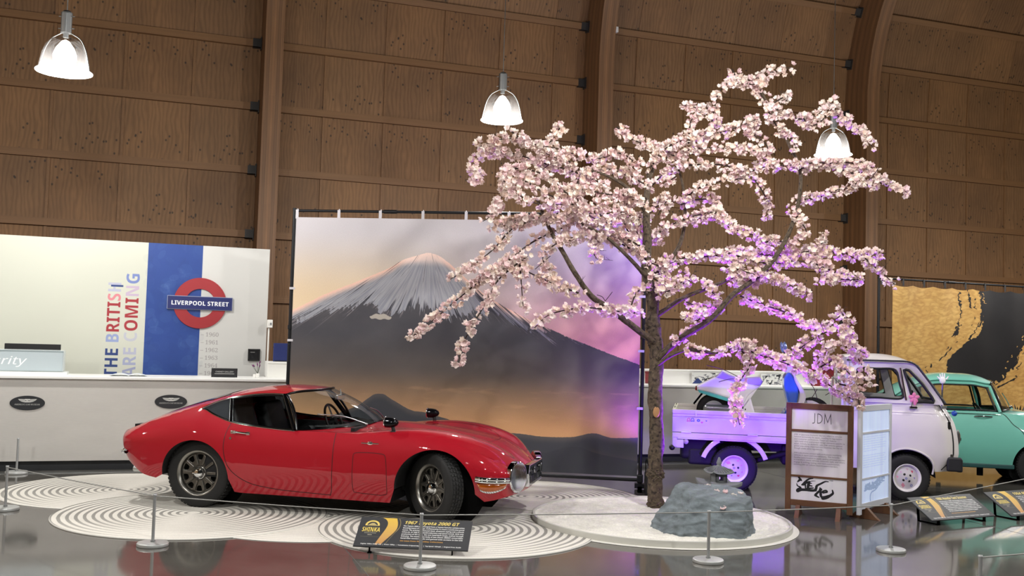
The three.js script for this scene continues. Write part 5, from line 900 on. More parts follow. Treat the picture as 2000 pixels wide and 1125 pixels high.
// bare twigs
{
  const g = [];
  for (let i = 0; i < 60; i++) { const s = SPRAYS[Math.floor(rnd() * SPRAYS.length)], p = s[3 + Math.floor(rnd() * (s.length - 3))], a = TP(p[0], p[1], s[0]), d = V(rr(-1, 1), rr(-0.4, 1), rr(-0.6, 0.6)).normalize(), l = rr(0.08, 0.2), b = a.clone().addScaledVector(d, l); g.push(bar(a, b, 0.003, 5, 0.0015)); for (const f of [0.5, 0.8]) { const m = a.clone().lerp(b, f), e = m.clone().add(V(rr(-1, 1), rr(-0.3, 1), rr(-0.5, 0.5)).normalize().multiplyScalar(0.05)); g.push(bar(m, e, 0.002, 5, 0.001)); } }
  for (const [x, y, dx, dy] of [[1182, 588, 14, -18], [1182, 588, -16, -12], [1075, 500, -30, 26], [1000, 430, -24, 30], [1440, 735, -60, -22], [1440, 740, -36, 6], [1580, 745, 16, 34], [1596, 760, -14, 22], [1612, 772, 24, -12], [1700, 350, 16, -22]]) { const a = TP(x, y, 9.8), b = TP(x + dx, y + dy, 9.75); g.push(tube([a, a.clone().lerp(b, 0.5).add(V(0.01, 0.012, 0)), b], 0.0035, 8, 5)); }
  mesh('twigs', g, twigMat, tree).userData.kind = 'stuff';
}
// blossoms: five cupped petals round a small centre
function blossomGeo(k) {
  const g = [], R = 0.031;
  for (let i = 0; i < 5; i++) {
    const a = i / 5 * Math.PI * 2 + 0.3 * n3(i * 3.1, k), cup = 0.35 + 0.35 * n3(i * 2.3, k * 5) + k * 0.12;
    g.push(patch((u, v) => { const w = (u - 0.5) * 2, len = v * R, wd = R * 0.62 * Math.sin(Math.PI * Math.pow(lerp(0.06, 0.93, v), 0.75)) * w, lift = len * Math.sin(cup) * (0.7 + 0.6 * v) + 0.012 * w * w * v; return V(Math.cos(a) * len * Math.cos(cup) - Math.sin(a) * wd, lift, Math.sin(a) * len * Math.cos(cup) + Math.cos(a) * wd); }, 2, 3));
  }
  return merge(g);
}
const petalMat = new THREE.MeshPhysicalMaterial({ color: 0xf3dfdb, roughness: 0.8, transmission: 0.22, thickness: 0, side: THREE.DoubleSide });
const petalMats = [0xf6e9e4, 0xf2dddb, 0xf0d6d7, 0xf5e8dd].map((c) => { const m = petalMat.clone(); m.color.set(c); return m; });
{
  const geos = [0, 1, 2].map(blossomGeo), dummy = new THREE.Object3D(), up = V(0, 1, 0);
  spots.sort((a, b) => b[0].z - a[0].z);
  const rest = geos.map(() => []);
  spots.forEach(([p, d, k], i) => {
    dummy.position.copy(p); const n = d.clone().add(V(rr(-0.6, 0.6), rr(-0.6, 0.6), rr(-0.3, 0.7))).normalize(); dummy.quaternion.setFromUnitVectors(up, n); dummy.rotateY(rnd() * 6.3); dummy.scale.setScalar(rr(0.8, 1.25));
    if (i < 300) { const o = mesh('blossom', geos[i % 3], petalMats[i % 4], tree); o.position.copy(dummy.position); o.quaternion.copy(dummy.quaternion); o.scale.copy(dummy.scale); }
    else { dummy.updateMatrix(); rest[i % 3].push(dummy.matrix.clone()); }
  });
  const cols = [0xf6e9e4, 0xf2dddb, 0xeed1d3, 0xf5e8dd, 0xf1dccf].map((c) => new THREE.Color(c)), mw = petalMat.clone(); mw.color.set(0xffffff);
  rest.forEach((list, k) => { const m = new THREE.InstancedMesh(geos[k], mw, list.length); list.forEach((x, i) => { m.setMatrixAt(i, x); m.setColorAt(i, cols[Math.floor(rnd() * cols.length)]); }); m.name = 'blossom_mass'; m.userData.kind = 'stuff'; tree.add(m); });
  console.log('blossoms', spots.length);
  // fallen blossoms on the boulder and the gravel
  [[1382, 952, 0.37, -9.3, 'fallen white blossom on the back edge of the boulder'], [1400, 963, 0.385, -9.15, 'fallen blossom on top of the boulder, left of a row'], [1416, 964, 0.385, -9.12, 'fallen blossom on top of the boulder, second of a row'], [1433, 970, 0.37, -9.1, 'fallen blossom on top of the boulder by its right shoulder'], [1446, 967, 0.37, -9.15, 'fallen blossom on the right shoulder of the boulder'], [1344, 1003, 0.24, -8.86, 'fallen pink blossom on the left face of the boulder'], [1413, 995, 0.26, -8.8, 'fallen pink blossom on the middle of the boulder face']].forEach(([px, py, h, z, l], i) => {
    const o = one('fallen_blossom', geos[i % 3], petalMats[i % 4], l, 'blossom', 'fallen blossoms'); o.position.copy(at(px, py, -z)); o.rotation.set(0.3, i, 0.2);
  });
}
// ---------- small white pickup truck ----------
const TA = floorAt(1433, 958), TB = floorAt(1768, 977), TRUCK_TURN = Math.atan2(TB.z - TA.z, TB.x - TA.x), T_WB = Math.hypot(TB.x - TA.x, TB.z - TA.z), T_HW = 0.635;
const truck = thing('pickup_truck', 'small white cab-over pickup truck carrying a scooter in its open bed', 'truck', [TA.x + Math.sin(TRUCK_TURN) * 0.56, 0, TA.z - Math.cos(TRUCK_TURN) * 0.56], -TRUCK_TURN);
const truckWhite = phys(0xdcd6d4, 0.45, 0, { clearcoat: 0.7, clearcoatRoughness: 0.08 }), truckDark = std(0x111114, 0.75);
const hubTex = canvas(256, 256, (x, w) => {
  x.fillStyle = '#d0cbca'; x.fillRect(0, 0, w, w); x.translate(128, 128); x.fillStyle = '#101014'; for (let i = 0; i < 4; i++) { x.beginPath(); x.ellipse(0, -44, 13, 11, 0, 0, 7); x.fill(); x.rotate(Math.PI / 2); }
  x.lineWidth = 5; x.strokeStyle = '#d4607a'; for (let i = -2; i < 3; i++) { x.beginPath(); x.moveTo(-50 + i * 8, -92); x.lineTo(-38 + i * 8, -62); x.stroke(); }
  const heart = (cx, cy, s, c) => { x.fillStyle = c; x.beginPath(); x.moveTo(cx, cy + s); x.bezierCurveTo(cx - 2 * s, cy - s * 0.4, cx - s, cy - 1.6 * s, cx, cy - 0.5 * s); x.bezierCurveTo(cx + s, cy - 1.6 * s, cx + 2 * s, cy - s * 0.4, cx, cy + s); x.fill(); };
  heart(62, -72, 11, '#e6a0b4'); heart(84, -14, 10, '#d8a8c8'); heart(70, 58, 10, '#cfa2b4'); heart(22, 86, 12, '#d0526c'); heart(-48, 66, 9, '#8a78c0'); x.strokeStyle = '#5b66b0'; x.lineWidth = 6; x.beginPath(); x.arc(-96, -6, 11, 0, 7); x.stroke(); x.beginPath(); x.arc(0, -10, 9, 0, 7); x.stroke();
});
const truckWheel = new THREE.Group();
{
  mesh('tyre', tyreGeo(0.256, 0.145, 0.135, 46), MAT.rubber, truckWheel);
  mesh('rim', lathe([[0.13, 0.02], [0.135, 0.05], [0.148, 0.062], [0.156, 0.066], [0.158, 0.058], [0.146, 0.05], [0.146, -0.05]], 48).rotateX(Math.PI / 2), std(0xe9e6e4, 0.4), truckWheel);
  const g = lathe([[0.0005, 0.055], [0.04, 0.054], [0.06, 0.046], [0.1, 0.04], [0.12, 0.03], [0.135, 0.028]], 48).rotateX(Math.PI / 2), uv = g.attributes.uv, p = g.attributes.position; for (let i = 0; i < uv.count; i++) uv.setXY(i, p.getX(i) / 0.27 + 0.5, p.getY(i) / 0.27 + 0.5);
  mesh('hub_cap', g, std(0xffffff, 0.4, 0, { map: hubTex }), truckWheel);
}
{
  const hw = T_HW;
  // --- cab ---
  const xF = table([[0.3, 2.34], [0.36, 2.38], [0.55, 2.47], [0.86, 2.43], [1.03, 2.345], [1.17, 2.255], [1.4, 2.09], [1.54, 1.985], [1.62, 1.88]]);
  const archY = (x, y) => { const d = Math.abs(x - T_WB); return d < 0.31 ? Math.max(y, 0.27 + Math.sqrt(0.31 * 0.31 - d * d)) : y; };
  const X0 = 1.27, X1 = 2.4, SILL = 1.1;
  const xs = []; for (const [a, b, n] of [[X0, T_WB - 0.31, 8], [T_WB - 0.31, T_WB + 0.31, 28], [T_WB + 0.31, X1, 14]]) for (let i = 0; i < n; i++) xs.push(n === 28 ? lerp(a, b, 0.5 - 0.5 * Math.cos(Math.PI * i / n)) : lerp(a, b, i / n)); xs.push(X1);
  const zAt = (x, y, xr) => { const front = sstep(0.22, 0, xr); return hw - 0.012 - 0.1 * front * front - 0.03 * sstep(0.75, 1.1, y) - 0.03 * sstep(0.55, 0.3, y) - 0.006 * sstep(0.985, 1.0, y); };
  const sidePt = (x, y, s, o = 0) => { const k = sstep(T_WB + 0.05, X1, x), X = x + (xF(y) - X1) * k; return V(X, y, s * (zAt(X, y, (X1 - x)) + o)); };
  const P = [];
  for (const s of [1, -1]) P.push(patch((u, v) => { const x = xs[Math.round(u * (xs.length - 1))]; return sidePt(x, lerp(archY(x, 0.34), SILL, v), s); }, xs.length - 1, 26, s < 0));
  const fz = (y) => zAt(xF(y), y, 0);
  P.push(patch((u, v) => { const y = lerp(0.34, SILL + 0.02, u), w = v * 2 - 1; return V(xF(y) + 0.05 * (1 - w * w) , y, w * fz(y)); }, 16, 16, true));
  // roof
  const roofY = table([[1.24, 1.615], [1.4, 1.64], [1.65, 1.645], [1.82, 1.625], [1.93, 1.585], [2.02, 1.525]]);
  P.push(patch((u, v) => { const w = v * 2 - 1, x = lerp(1.24, 2.03 + 0.03 * (1 - w * w), u), e = Math.pow(Math.abs(w), 4); return V(x, lerp(roofY(x), Math.min(1.55, roofY(x) - 0.02), e) , w * 0.585); }, 26, 24, true));
  mesh('cab', toCreasedNormals(mergeVertices(merge(P).deleteAttribute('normal'), 0.002), 0.8), truckWhite, truck);
  // window band: flat panels with openings, leaning in
  const win = [[1.33, 1.15], [1.86, 1.145], [1.78, 1.475], [1.36, 1.475]], vent = [[1.97, 1.115], [2.19, 1.115], [2.165, 1.17], [2.06, 1.32], [1.925, 1.465], [1.865, 1.475]], outl = [[1.24, 1.09], [2.29, 1.09], [2.25, 1.17], [2.085, 1.4], [1.99, 1.53], [1.95, 1.57], [1.24, 1.57]];
  const lean = (g, s) => { const p = g.attributes.position; for (let i = 0; i < p.count; i++) p.setZ(i, s * (hw - 0.045 - 0.11 * (p.getY(i) - 1.1) + p.getZ(i))); if (s < 0 && !g.index) { const a = p.array; for (let i = 0; i < a.length; i += 9) for (let k = 0; k < 3; k++) { const t = a[i + k]; a[i + k] = a[i + 3 + k]; a[i + 3 + k] = t; } } g.computeVertexNormals(); return g; };
  for (const s of [1, -1]) {
    const sh = shapeOf(outl), rw = smoothPts(win.map(([a, b]) => [a, b]), 40); const hole = (pts) => { const h = new THREE.Path(); pts.forEach((p, i) => i ? h.lineTo(...p) : h.moveTo(...p)); h.closePath(); return h; };
    sh.holes.push(hole(win), hole(vent));
    const door = part('door', truck);
    mesh('window_frame', lean(extrude(sh, 0.03, 0.004), s), truckWhite, door);
    const pane = (pts) => lean(new THREE.ShapeGeometry(shapeOf(pts)).toNonIndexed(), s);
    mesh('window_glass', pane(win), glassMat, door); mesh('vent_glass', pane(vent), glassMat, door);
    const seal = (pts, r) => { const c = pts.map((p) => V(p[0], p[1], s * (hw - 0.045 - 0.11 * (p[1] - 1.1) + 0.014))); return tube([...c], r, 60, 6, true); };
    const loop = (pts) => { const o = []; pts.forEach((p, i) => { const q = pts[(i + 1) % pts.length]; for (const f of [0.06, 0.5, 0.94]) o.push([lerp(p[0], q[0], f), lerp(p[1], q[1], f)]); }); return o; };
    mesh('window_seal', [seal(loop(win), 0.012), seal(loop(vent), 0.016)], MAT.black, door);
    mesh('quarter_post', bar(V(1.885, 1.13, s * (hw - 0.03)), V(1.825, 1.49, s * (hw - 0.072)), 0.014), MAT.chrome, door);
    const line = (pts, w = 0.01) => { const c = new THREE.CatmullRomCurve3(pts.map((p) => V(p[0], p[1], 0)), false, 'centripetal').getPoints(40); return patch((u, v) => { const i = Math.round(u * 40), a = c[Math.max(0, i - 1)], b = c[Math.min(40, i + 1)], t = b.clone().sub(a).normalize(); return sidePt(c[i].x - t.y * (v - 0.5) * w, c[i].y + t.x * (v - 0.5) * w, s, 0.0015); }, 40, 1, s < 0); };
    mesh('door_gap', [line([[2.335, 1.09], [2.345, 0.95], [2.34, 0.6], [2.33, 0.45], [2.29, 0.36]], 0.016), line([[1.3, 1.09], [1.3, 0.5]], 0.008)], truckDark, door);
    mesh('hinge', [0.86, 0.5].map((y) => rbox(0.035, 0.085, 0.025, 0.006).translate(...sidePt(2.325, y, s, 0.006).toArray())), MAT.chrome, door);
    mesh('door_handle', [rbox(0.13, 0.025, 0.025, 0.008).translate(...sidePt(1.42, 1.02, s, 0.012).toArray())], MAT.chrome, door);
    mesh('body_crease', patch((u, v) => sidePt(lerp(1.3, 2.26, u), 0.985 + 0.014 * v, s, 0.006 * Math.sin(Math.PI * v)), 30, 4, s < 0), truckWhite, truck);
    // wheel arch lip and inside
    mesh('arch_lip', [tube(Array.from({ length: 15 }, (_, i) => { const a = Math.PI * lerp(0.04, 0.96, i / 14); return sidePt(T_WB + 0.315 * Math.cos(a), 0.27 + 0.315 * Math.sin(a), s, 0.002); }), 0.012, 40, 6)], truckWhite, truck);
    mesh('arch_liner', [patch((u, v) => { const a = Math.PI * u; return V(T_WB + 0.31 * Math.cos(a), 0.27 + 0.31 * Math.sin(a), s * lerp(hw - 0.02, 0.3, v)); }, 20, 1, s > 0), new THREE.CircleGeometry(0.32, 24).translate(T_WB, 0.28, s * 0.3)], truckDark, truck);
    mesh('headlamp', [lathe([[0.001, 0.03], [0.06, 0.022], [0.09, 0.0]], 24).rotateZ(-Math.PI / 2).translate(xF(0.72) + 0.03, 0.72, s * 0.4)], MAT.chrome, truck);
  }
  // windscreen, rear wall, trim
  mesh('windscreen', patch((u, v) => { const w = (v * 2 - 1), y = lerp(1.14, 1.5, u); return V(xF(y) + 0.05 * (1 - w * w), y, w * lerp(0.56, 0.52, u)); }, 8, 14, true), glassMat, truck);
  mesh('windscreen_seal', [1, -1].map((s) => tube([1.1, 1.2, 1.35, 1.52].map((y) => V(xF(y) + 0.004, y, s * (0.585 - 0.1 * (y - 1.1)))), 0.02, 20, 8)).concat([tube([-1, -0.5, 0, 0.5, 1].map((w) => V(xF(1.12) + 0.05 * (1 - w * w), 1.12, w * 0.57)), 0.016, 20, 6)]), MAT.black, truck);
  mesh('gutter', [1, -1].map((s) => tube([V(1.24, 1.565, s * 0.592), V(1.7, 1.568, s * 0.592), V(1.93, 1.56, s * 0.588), V(2.0, 1.525, s * 0.582), V(2.1, 1.395, s * 0.596), V(2.27, 1.15, s * 0.6)], 0.011, 40, 6)), std(0x2a2a30, 0.4), truck);
  const rs = new THREE.Shape(); rs.moveTo(-0.6, 0.5); rs.lineTo(0.6, 0.5); rs.lineTo(0.57, 1.6); rs.lineTo(-0.57, 1.6); rs.closePath(); const rh = new THREE.Path(); [[-0.45, 1.17], [0.45, 1.17], [0.43, 1.48], [-0.43, 1.48]].forEach((p, i) => i ? rh.lineTo(...p) : rh.moveTo(...p)); rh.closePath(); rs.holes.push(rh);
  mesh('cab_back', extrude(rs, 0.03, 0.004).rotateY(Math.PI / 2).translate(1.255, 0, 0), truckWhite, truck);
  mesh('rear_glass', box(0.004, 0.33, 0.9, 1.255, 1.325, 0), glassMat, truck);
  mesh('bench_seat', [rbox(0.42, 0.14, 1.05, 0.05, 1.55, 0.82, 0), rbox(0.13, 0.3, 1.05, 0.05, 1.36, 0.98, 0)], std(0x1b1b1e, 0.7), truck);
  mesh('dashboard', [rbox(0.2, 0.16, 1.1, 0.04, 2.16, 1.0, 0), box(0.8, 0.03, 1.1, 1.85, 0.62, 0)], std(0x26262a, 0.7), truck);
  const sw = part('steering_wheel', truck); sw.position.set(1.92, 1.08, 0.3); sw.rotation.z = 1.0; mesh('wheel_rim', new THREE.TorusGeometry(0.17, 0.012, 8, 30).rotateX(Math.PI / 2), MAT.black, sw); mesh('spoke', [box(0.32, 0.01, 0.03), bar(V(0, 0, 0), V(0, -0.3, 0), 0.012)], MAT.black, sw);
  mesh('front_bumper', [rbox(0.07, 0.15, 1.2, 0.02, 2.465, 0.42, 0), rbox(0.16, 0.16, 0.05, 0.02, 2.41, 0.43, 0.58), rbox(0.16, 0.16, 0.05, 0.02, 2.41, 0.43, -0.58)], std(0x202024, 0.5), truck);
  mesh('blue_lamp', [ball(0.032, 2.41, 1.0, 0.56), ball(0.032, 2.41, 1.0, -0.56)], std(0x1b4aa8, 0.3), truck);
  // mirror with a white hand shaped back, flower clip
  const mir = part('hand_mirror', truck); mir.position.set(2.28, 1.06, hw - 0.1); mir.rotation.z = 0.08;
  mesh('stalk', [bar(V(0, 0, 0), V(0.02, 0.28, 0.06), 0.009), rbox(0.07, 0.03, 0.05, 0.01, 0.02, 0.0, 0)], MAT.steel, mir);
  mesh('palm', [new THREE.SphereGeometry(1, 14, 10).scale(0.035, 0.042, 0.014).translate(0.02, 0.31, 0.06), ...[[-0.032, 0.335, -0.05, 0.35], [-0.018, 0.345, -0.022, 0.375], [0.002, 0.35, 0.002, 0.385], [0.022, 0.348, 0.026, 0.378], [0.04, 0.325, 0.062, 0.345]].map(([a, b, c, d]) => merge([bar(V(a + 0.02, b - 0.01, 0.06), V(c + 0.02, d, 0.06), 0.009, 8, 0.007), ball(0.007, c + 0.02, d, 0.06)]))], std(0xefefec, 0.4), mir);
  const fl = part('flower_clip', truck); fl.position.set(1.97, 1.16, hw - 0.02); mesh('petals', [0, 1, 2, 3, 4].map((k) => new THREE.SphereGeometry(0.022, 8, 6).scale(1, 1.5, 0.5).translate(0, 0.03, 0).rotateZ(k * 1.2566)).concat([new THREE.SphereGeometry(0.018, 8, 6).scale(1.2, 2.6, 0.7).translate(0.01, -0.04, 0)]), std(0xe080a8, 0.5), fl); mesh('bracket', [rbox(0.09, 0.03, 0.05, 0.012, -0.01, -0.11, 0), bar(V(-0.03, -0.1, 0), V(-0.005, 0, 0), 0.007)], MAT.chrome, fl);
  // --- bed ---
  const B0 = -0.72, B1 = 1.2, BY = 0.655, BT = 0.92;
  for (const s of [1, -1]) {
    const gate = part('side_gate', truck), L = B1 - B0;
    const prof = [[0, BY], [0.022, BY + 0.004], [0.022, BY + 0.165], [0.012, BY + 0.172], [0.012, BY + 0.18], [0.024, BY + 0.19], [0.02, BT - 0.055], [0.034, BT - 0.045], [0.034, BT - 0.004], [0.024, BT], [-0.012, BT], [-0.012, BT - 0.03], [-0.006, BT - 0.04], [-0.006, BY]];
    const flipWind = (g) => { if (s < 0) { for (const k of ['position', 'normal', 'uv']) { const at = g.attributes[k], n = at.itemSize, a = at.array; for (let i = 0; i < at.count; i += 3) for (let c = 0; c < n; c++) { const t = a[i * n + c]; a[i * n + c] = a[(i + 1) * n + c]; a[(i + 1) * n + c] = t; } } } return g; };
    mesh('panel', flipWind(extrude(shapeOf(prof), L, 0).rotateY(-Math.PI / 2).rotateY(s > 0 ? -Math.PI / 2 + Math.PI / 2 : 0).applyMatrix4(new THREE.Matrix4().set(1, 0, 0, (B0 + B1) / 2, 0, 1, 0, 0, 0, 0, s, s * (hw - 0.03), 0, 0, 0, 1))), truckWhite, gate);
    mesh('hook', [-0.45, 0.15, 0.82].map((x) => rbox(0.022, 0.06, 0.022, 0.006, x, BT - 0.05, s * (hw + 0.008))), truckWhite, gate);
    mesh('hinge', [-0.56, 0.2, 1.02].map((x) => rbox(0.12, 0.022, 0.018, 0.006, x, BY + 0.002, s * (hw + 0.002))), truckWhite, gate);
    mesh('sill_rail', [rbox(L, 0.06, 0.05, 0.008, (B0 + B1) / 2, BY - 0.035, s * (hw - 0.025)), rbox(L - 0.12, 0.016, 0.02, 0.004, (B0 + B1) / 2, BY - 0.072, s * (hw - 0.012))], truckWhite, truck);
    [[2.06, 2.8], [0.36, 1.19]].forEach(([a, b]) => { const m = []; for (let i = 0; i <= 12; i++) m.push([0.405 * Math.cos(lerp(a, b, i / 12)), 0.405 * Math.sin(lerp(a, b, i / 12))]); for (let i = 12; i >= 0; i--) m.push([0.352 * Math.cos(lerp(a, b, i / 12)), 0.352 * Math.sin(lerp(a, b, i / 12))]); mesh('mudguard', extrude(shapeOf(m), 0.05, 0.006).translate(0, 0.245, s * (hw - 0.045)), truckWhite, truck); });
    const rb = part('rear_bracket', truck); mesh('post', [rbox(0.06, 0.17, 0.05, 0.012, B0 + 0.03, 0.56, s * (hw - 0.03)), rbox(0.09, 0.1, 0.03, 0.01, B0 + 0.09, 0.52, s * (hw - 0.03))], truckWhite, rb); mesh('lamp', [lathe([[0.001, 0.02], [0.028, 0.014], [0.03, -0.01]], 18).rotateX(s * Math.PI / 2).translate(B0 + 0.16, 0.545, s * (hw - 0.02))], phys(0xb9a6b0, 0.1, 0, { clearcoat: 1 }), rb); mesh('rubber_stop', ball(0.034, B0, 0.47, s * (hw - 0.02)), MAT.black, rb);
  }
  mesh('bed_floor', [box(B1 - B0, 0.03, hw * 2 - 0.06, (B0 + B1) / 2, BY - 0.005, 0), ...Array.from({ length: 9 }, (_, i) => box(B1 - B0 - 0.05, 0.012, 0.05, (B0 + B1) / 2, BY + 0.014, -0.5 + i * 0.125))], std(0xcfd0b8, 0.6), truck);
  mesh('tail_gate', [rbox(0.025, BT - BY, hw * 2 - 0.08, 0.006, B0 + 0.012, (BT + BY) / 2, 0), rbox(0.04, 0.04, hw * 2 - 0.06, 0.008, B0 + 0.012, BT - 0.02, 0)], std(0xd9d8c4, 0.55), truck);
  mesh('head_board', [rbox(0.03, 0.3, hw * 2 - 0.08, 0.006, B1, 0.8, 0), tube([V(B1 + 0.01, 0.9, 0.5), V(B1 + 0.01, 1.3, 0.5), V(B1 + 0.01, 1.33, 0.4), V(B1 + 0.01, 1.33, -0.4), V(B1 + 0.01, 1.3, -0.5), V(B1 + 0.01, 0.9, -0.5)], 0.016, 40, 8)], truckWhite, truck);
  mesh('chassis', [box(3.0, 0.09, 0.07, 0.82, 0.5, 0.36), box(3.0, 0.09, 0.07, 0.82, 0.5, -0.36), rbox(0.42, 0.26, 0.8, 0.05, -0.42, 0.46, 0.1), rbox(0.36, 0.2, 0.9, 0.04, -0.36, 0.37, 0.06), rbox(0.62, 0.24, 0.9, 0.04, 0.85, 0.43, 0), rbox(0.5, 0.14, 0.9, 0.04, 1.1, 0.34, 0), cyl(0.05, 0.05, 1.0, 0, 0, 0).rotateX(Math.PI / 2).translate(0, 0.256, 0), cyl(0.05, 0.05, 1.0, 0, 0, 0).rotateX(Math.PI / 2).translate(T_WB, 0.256, 0), box(0.9, 0.1, 0.9, 1.9, 0.5, 0), bar(V(0.1, 0.3, 0.45), V(0.75, 0.5, 0.45), 0.03), bar(V(-0.1, 0.3, 0.45), V(-0.5, 0.52, 0.45), 0.025)], truckDark, truck);
  mesh('tool_case', [rbox(0.17, 0.22, 0.1, 0.02, 0.78, 0.47, hw - 0.08), lathe([[0.001, 0.03], [0.05, 0.02], [0.06, 0]], 20).rotateX(Math.PI / 2).translate(0.78, 0.4, hw - 0.03)], std(0x8a86a0, 0.5), truck);
  // stickers on the near gate
  const st = canvas(512, 160, (x, w, h) => { x.fillStyle = '#dcd6d4'; x.fillRect(0, 0, w, h);
    const heart = (cx, cy, s, c) => { x.fillStyle = c; x.beginPath(); x.moveTo(cx, cy + s); x.bezierCurveTo(cx - 2 * s, cy - s * 0.4, cx - s, cy - 1.6 * s, cx, cy - 0.5 * s); x.bezierCurveTo(cx + s, cy - 1.6 * s, cx + 2 * s, cy - s * 0.4, cx, cy + s); x.fill(); };
    for (const [cx, cy, c] of [[60, 60, '#d8507c'], [146, 58, '#3d4fae']]) { x.strokeStyle = c; x.lineWidth = 13; x.beginPath(); x.moveTo(cx - 34, cy + 30); x.lineTo(cx - 30, cy - 8); x.arc(cx, cy - 12, 28, Math.PI, 0); x.lineTo(cx + 34, cy + 26); x.closePath(); x.stroke(); x.fillStyle = c; x.beginPath(); x.arc(cx, cy + 4, 9, 0, 7); x.fill(); }
    x.fillStyle = '#3f5fc0'; for (let i = 0; i < 8; i++) { x.beginPath(); x.ellipse(274 + 26 * Math.cos(i * 0.785), 62 + 22 * Math.sin(i * 0.785), 14, 9, i * 0.785, 0, 7); x.fill(); } heart(350, 104, 22, '#d870b0'); heart(446, 66, 15, '#4a56b8'); });
  mesh('stickers', new THREE.PlaneGeometry(0.27, 0.085).translate(-0.43, 0.79, hw - 0.0055), std(0xffffff, 0.45, 0, { map: st }), truck);
  for (const [x, z, st2] of [[0, 0.565, 0], [T_WB, 0.56, 0.12], [0, -0.565, 0], [T_WB, -0.56, 0.12]]) { const o = truckWheel.clone(); o.name = 'wheel'; truck.add(o); o.position.set(x, 0.258, z); o.rotation.y = z < 0 ? Math.PI - st2 : st2; o.rotateZ(x + 0.3); }
}
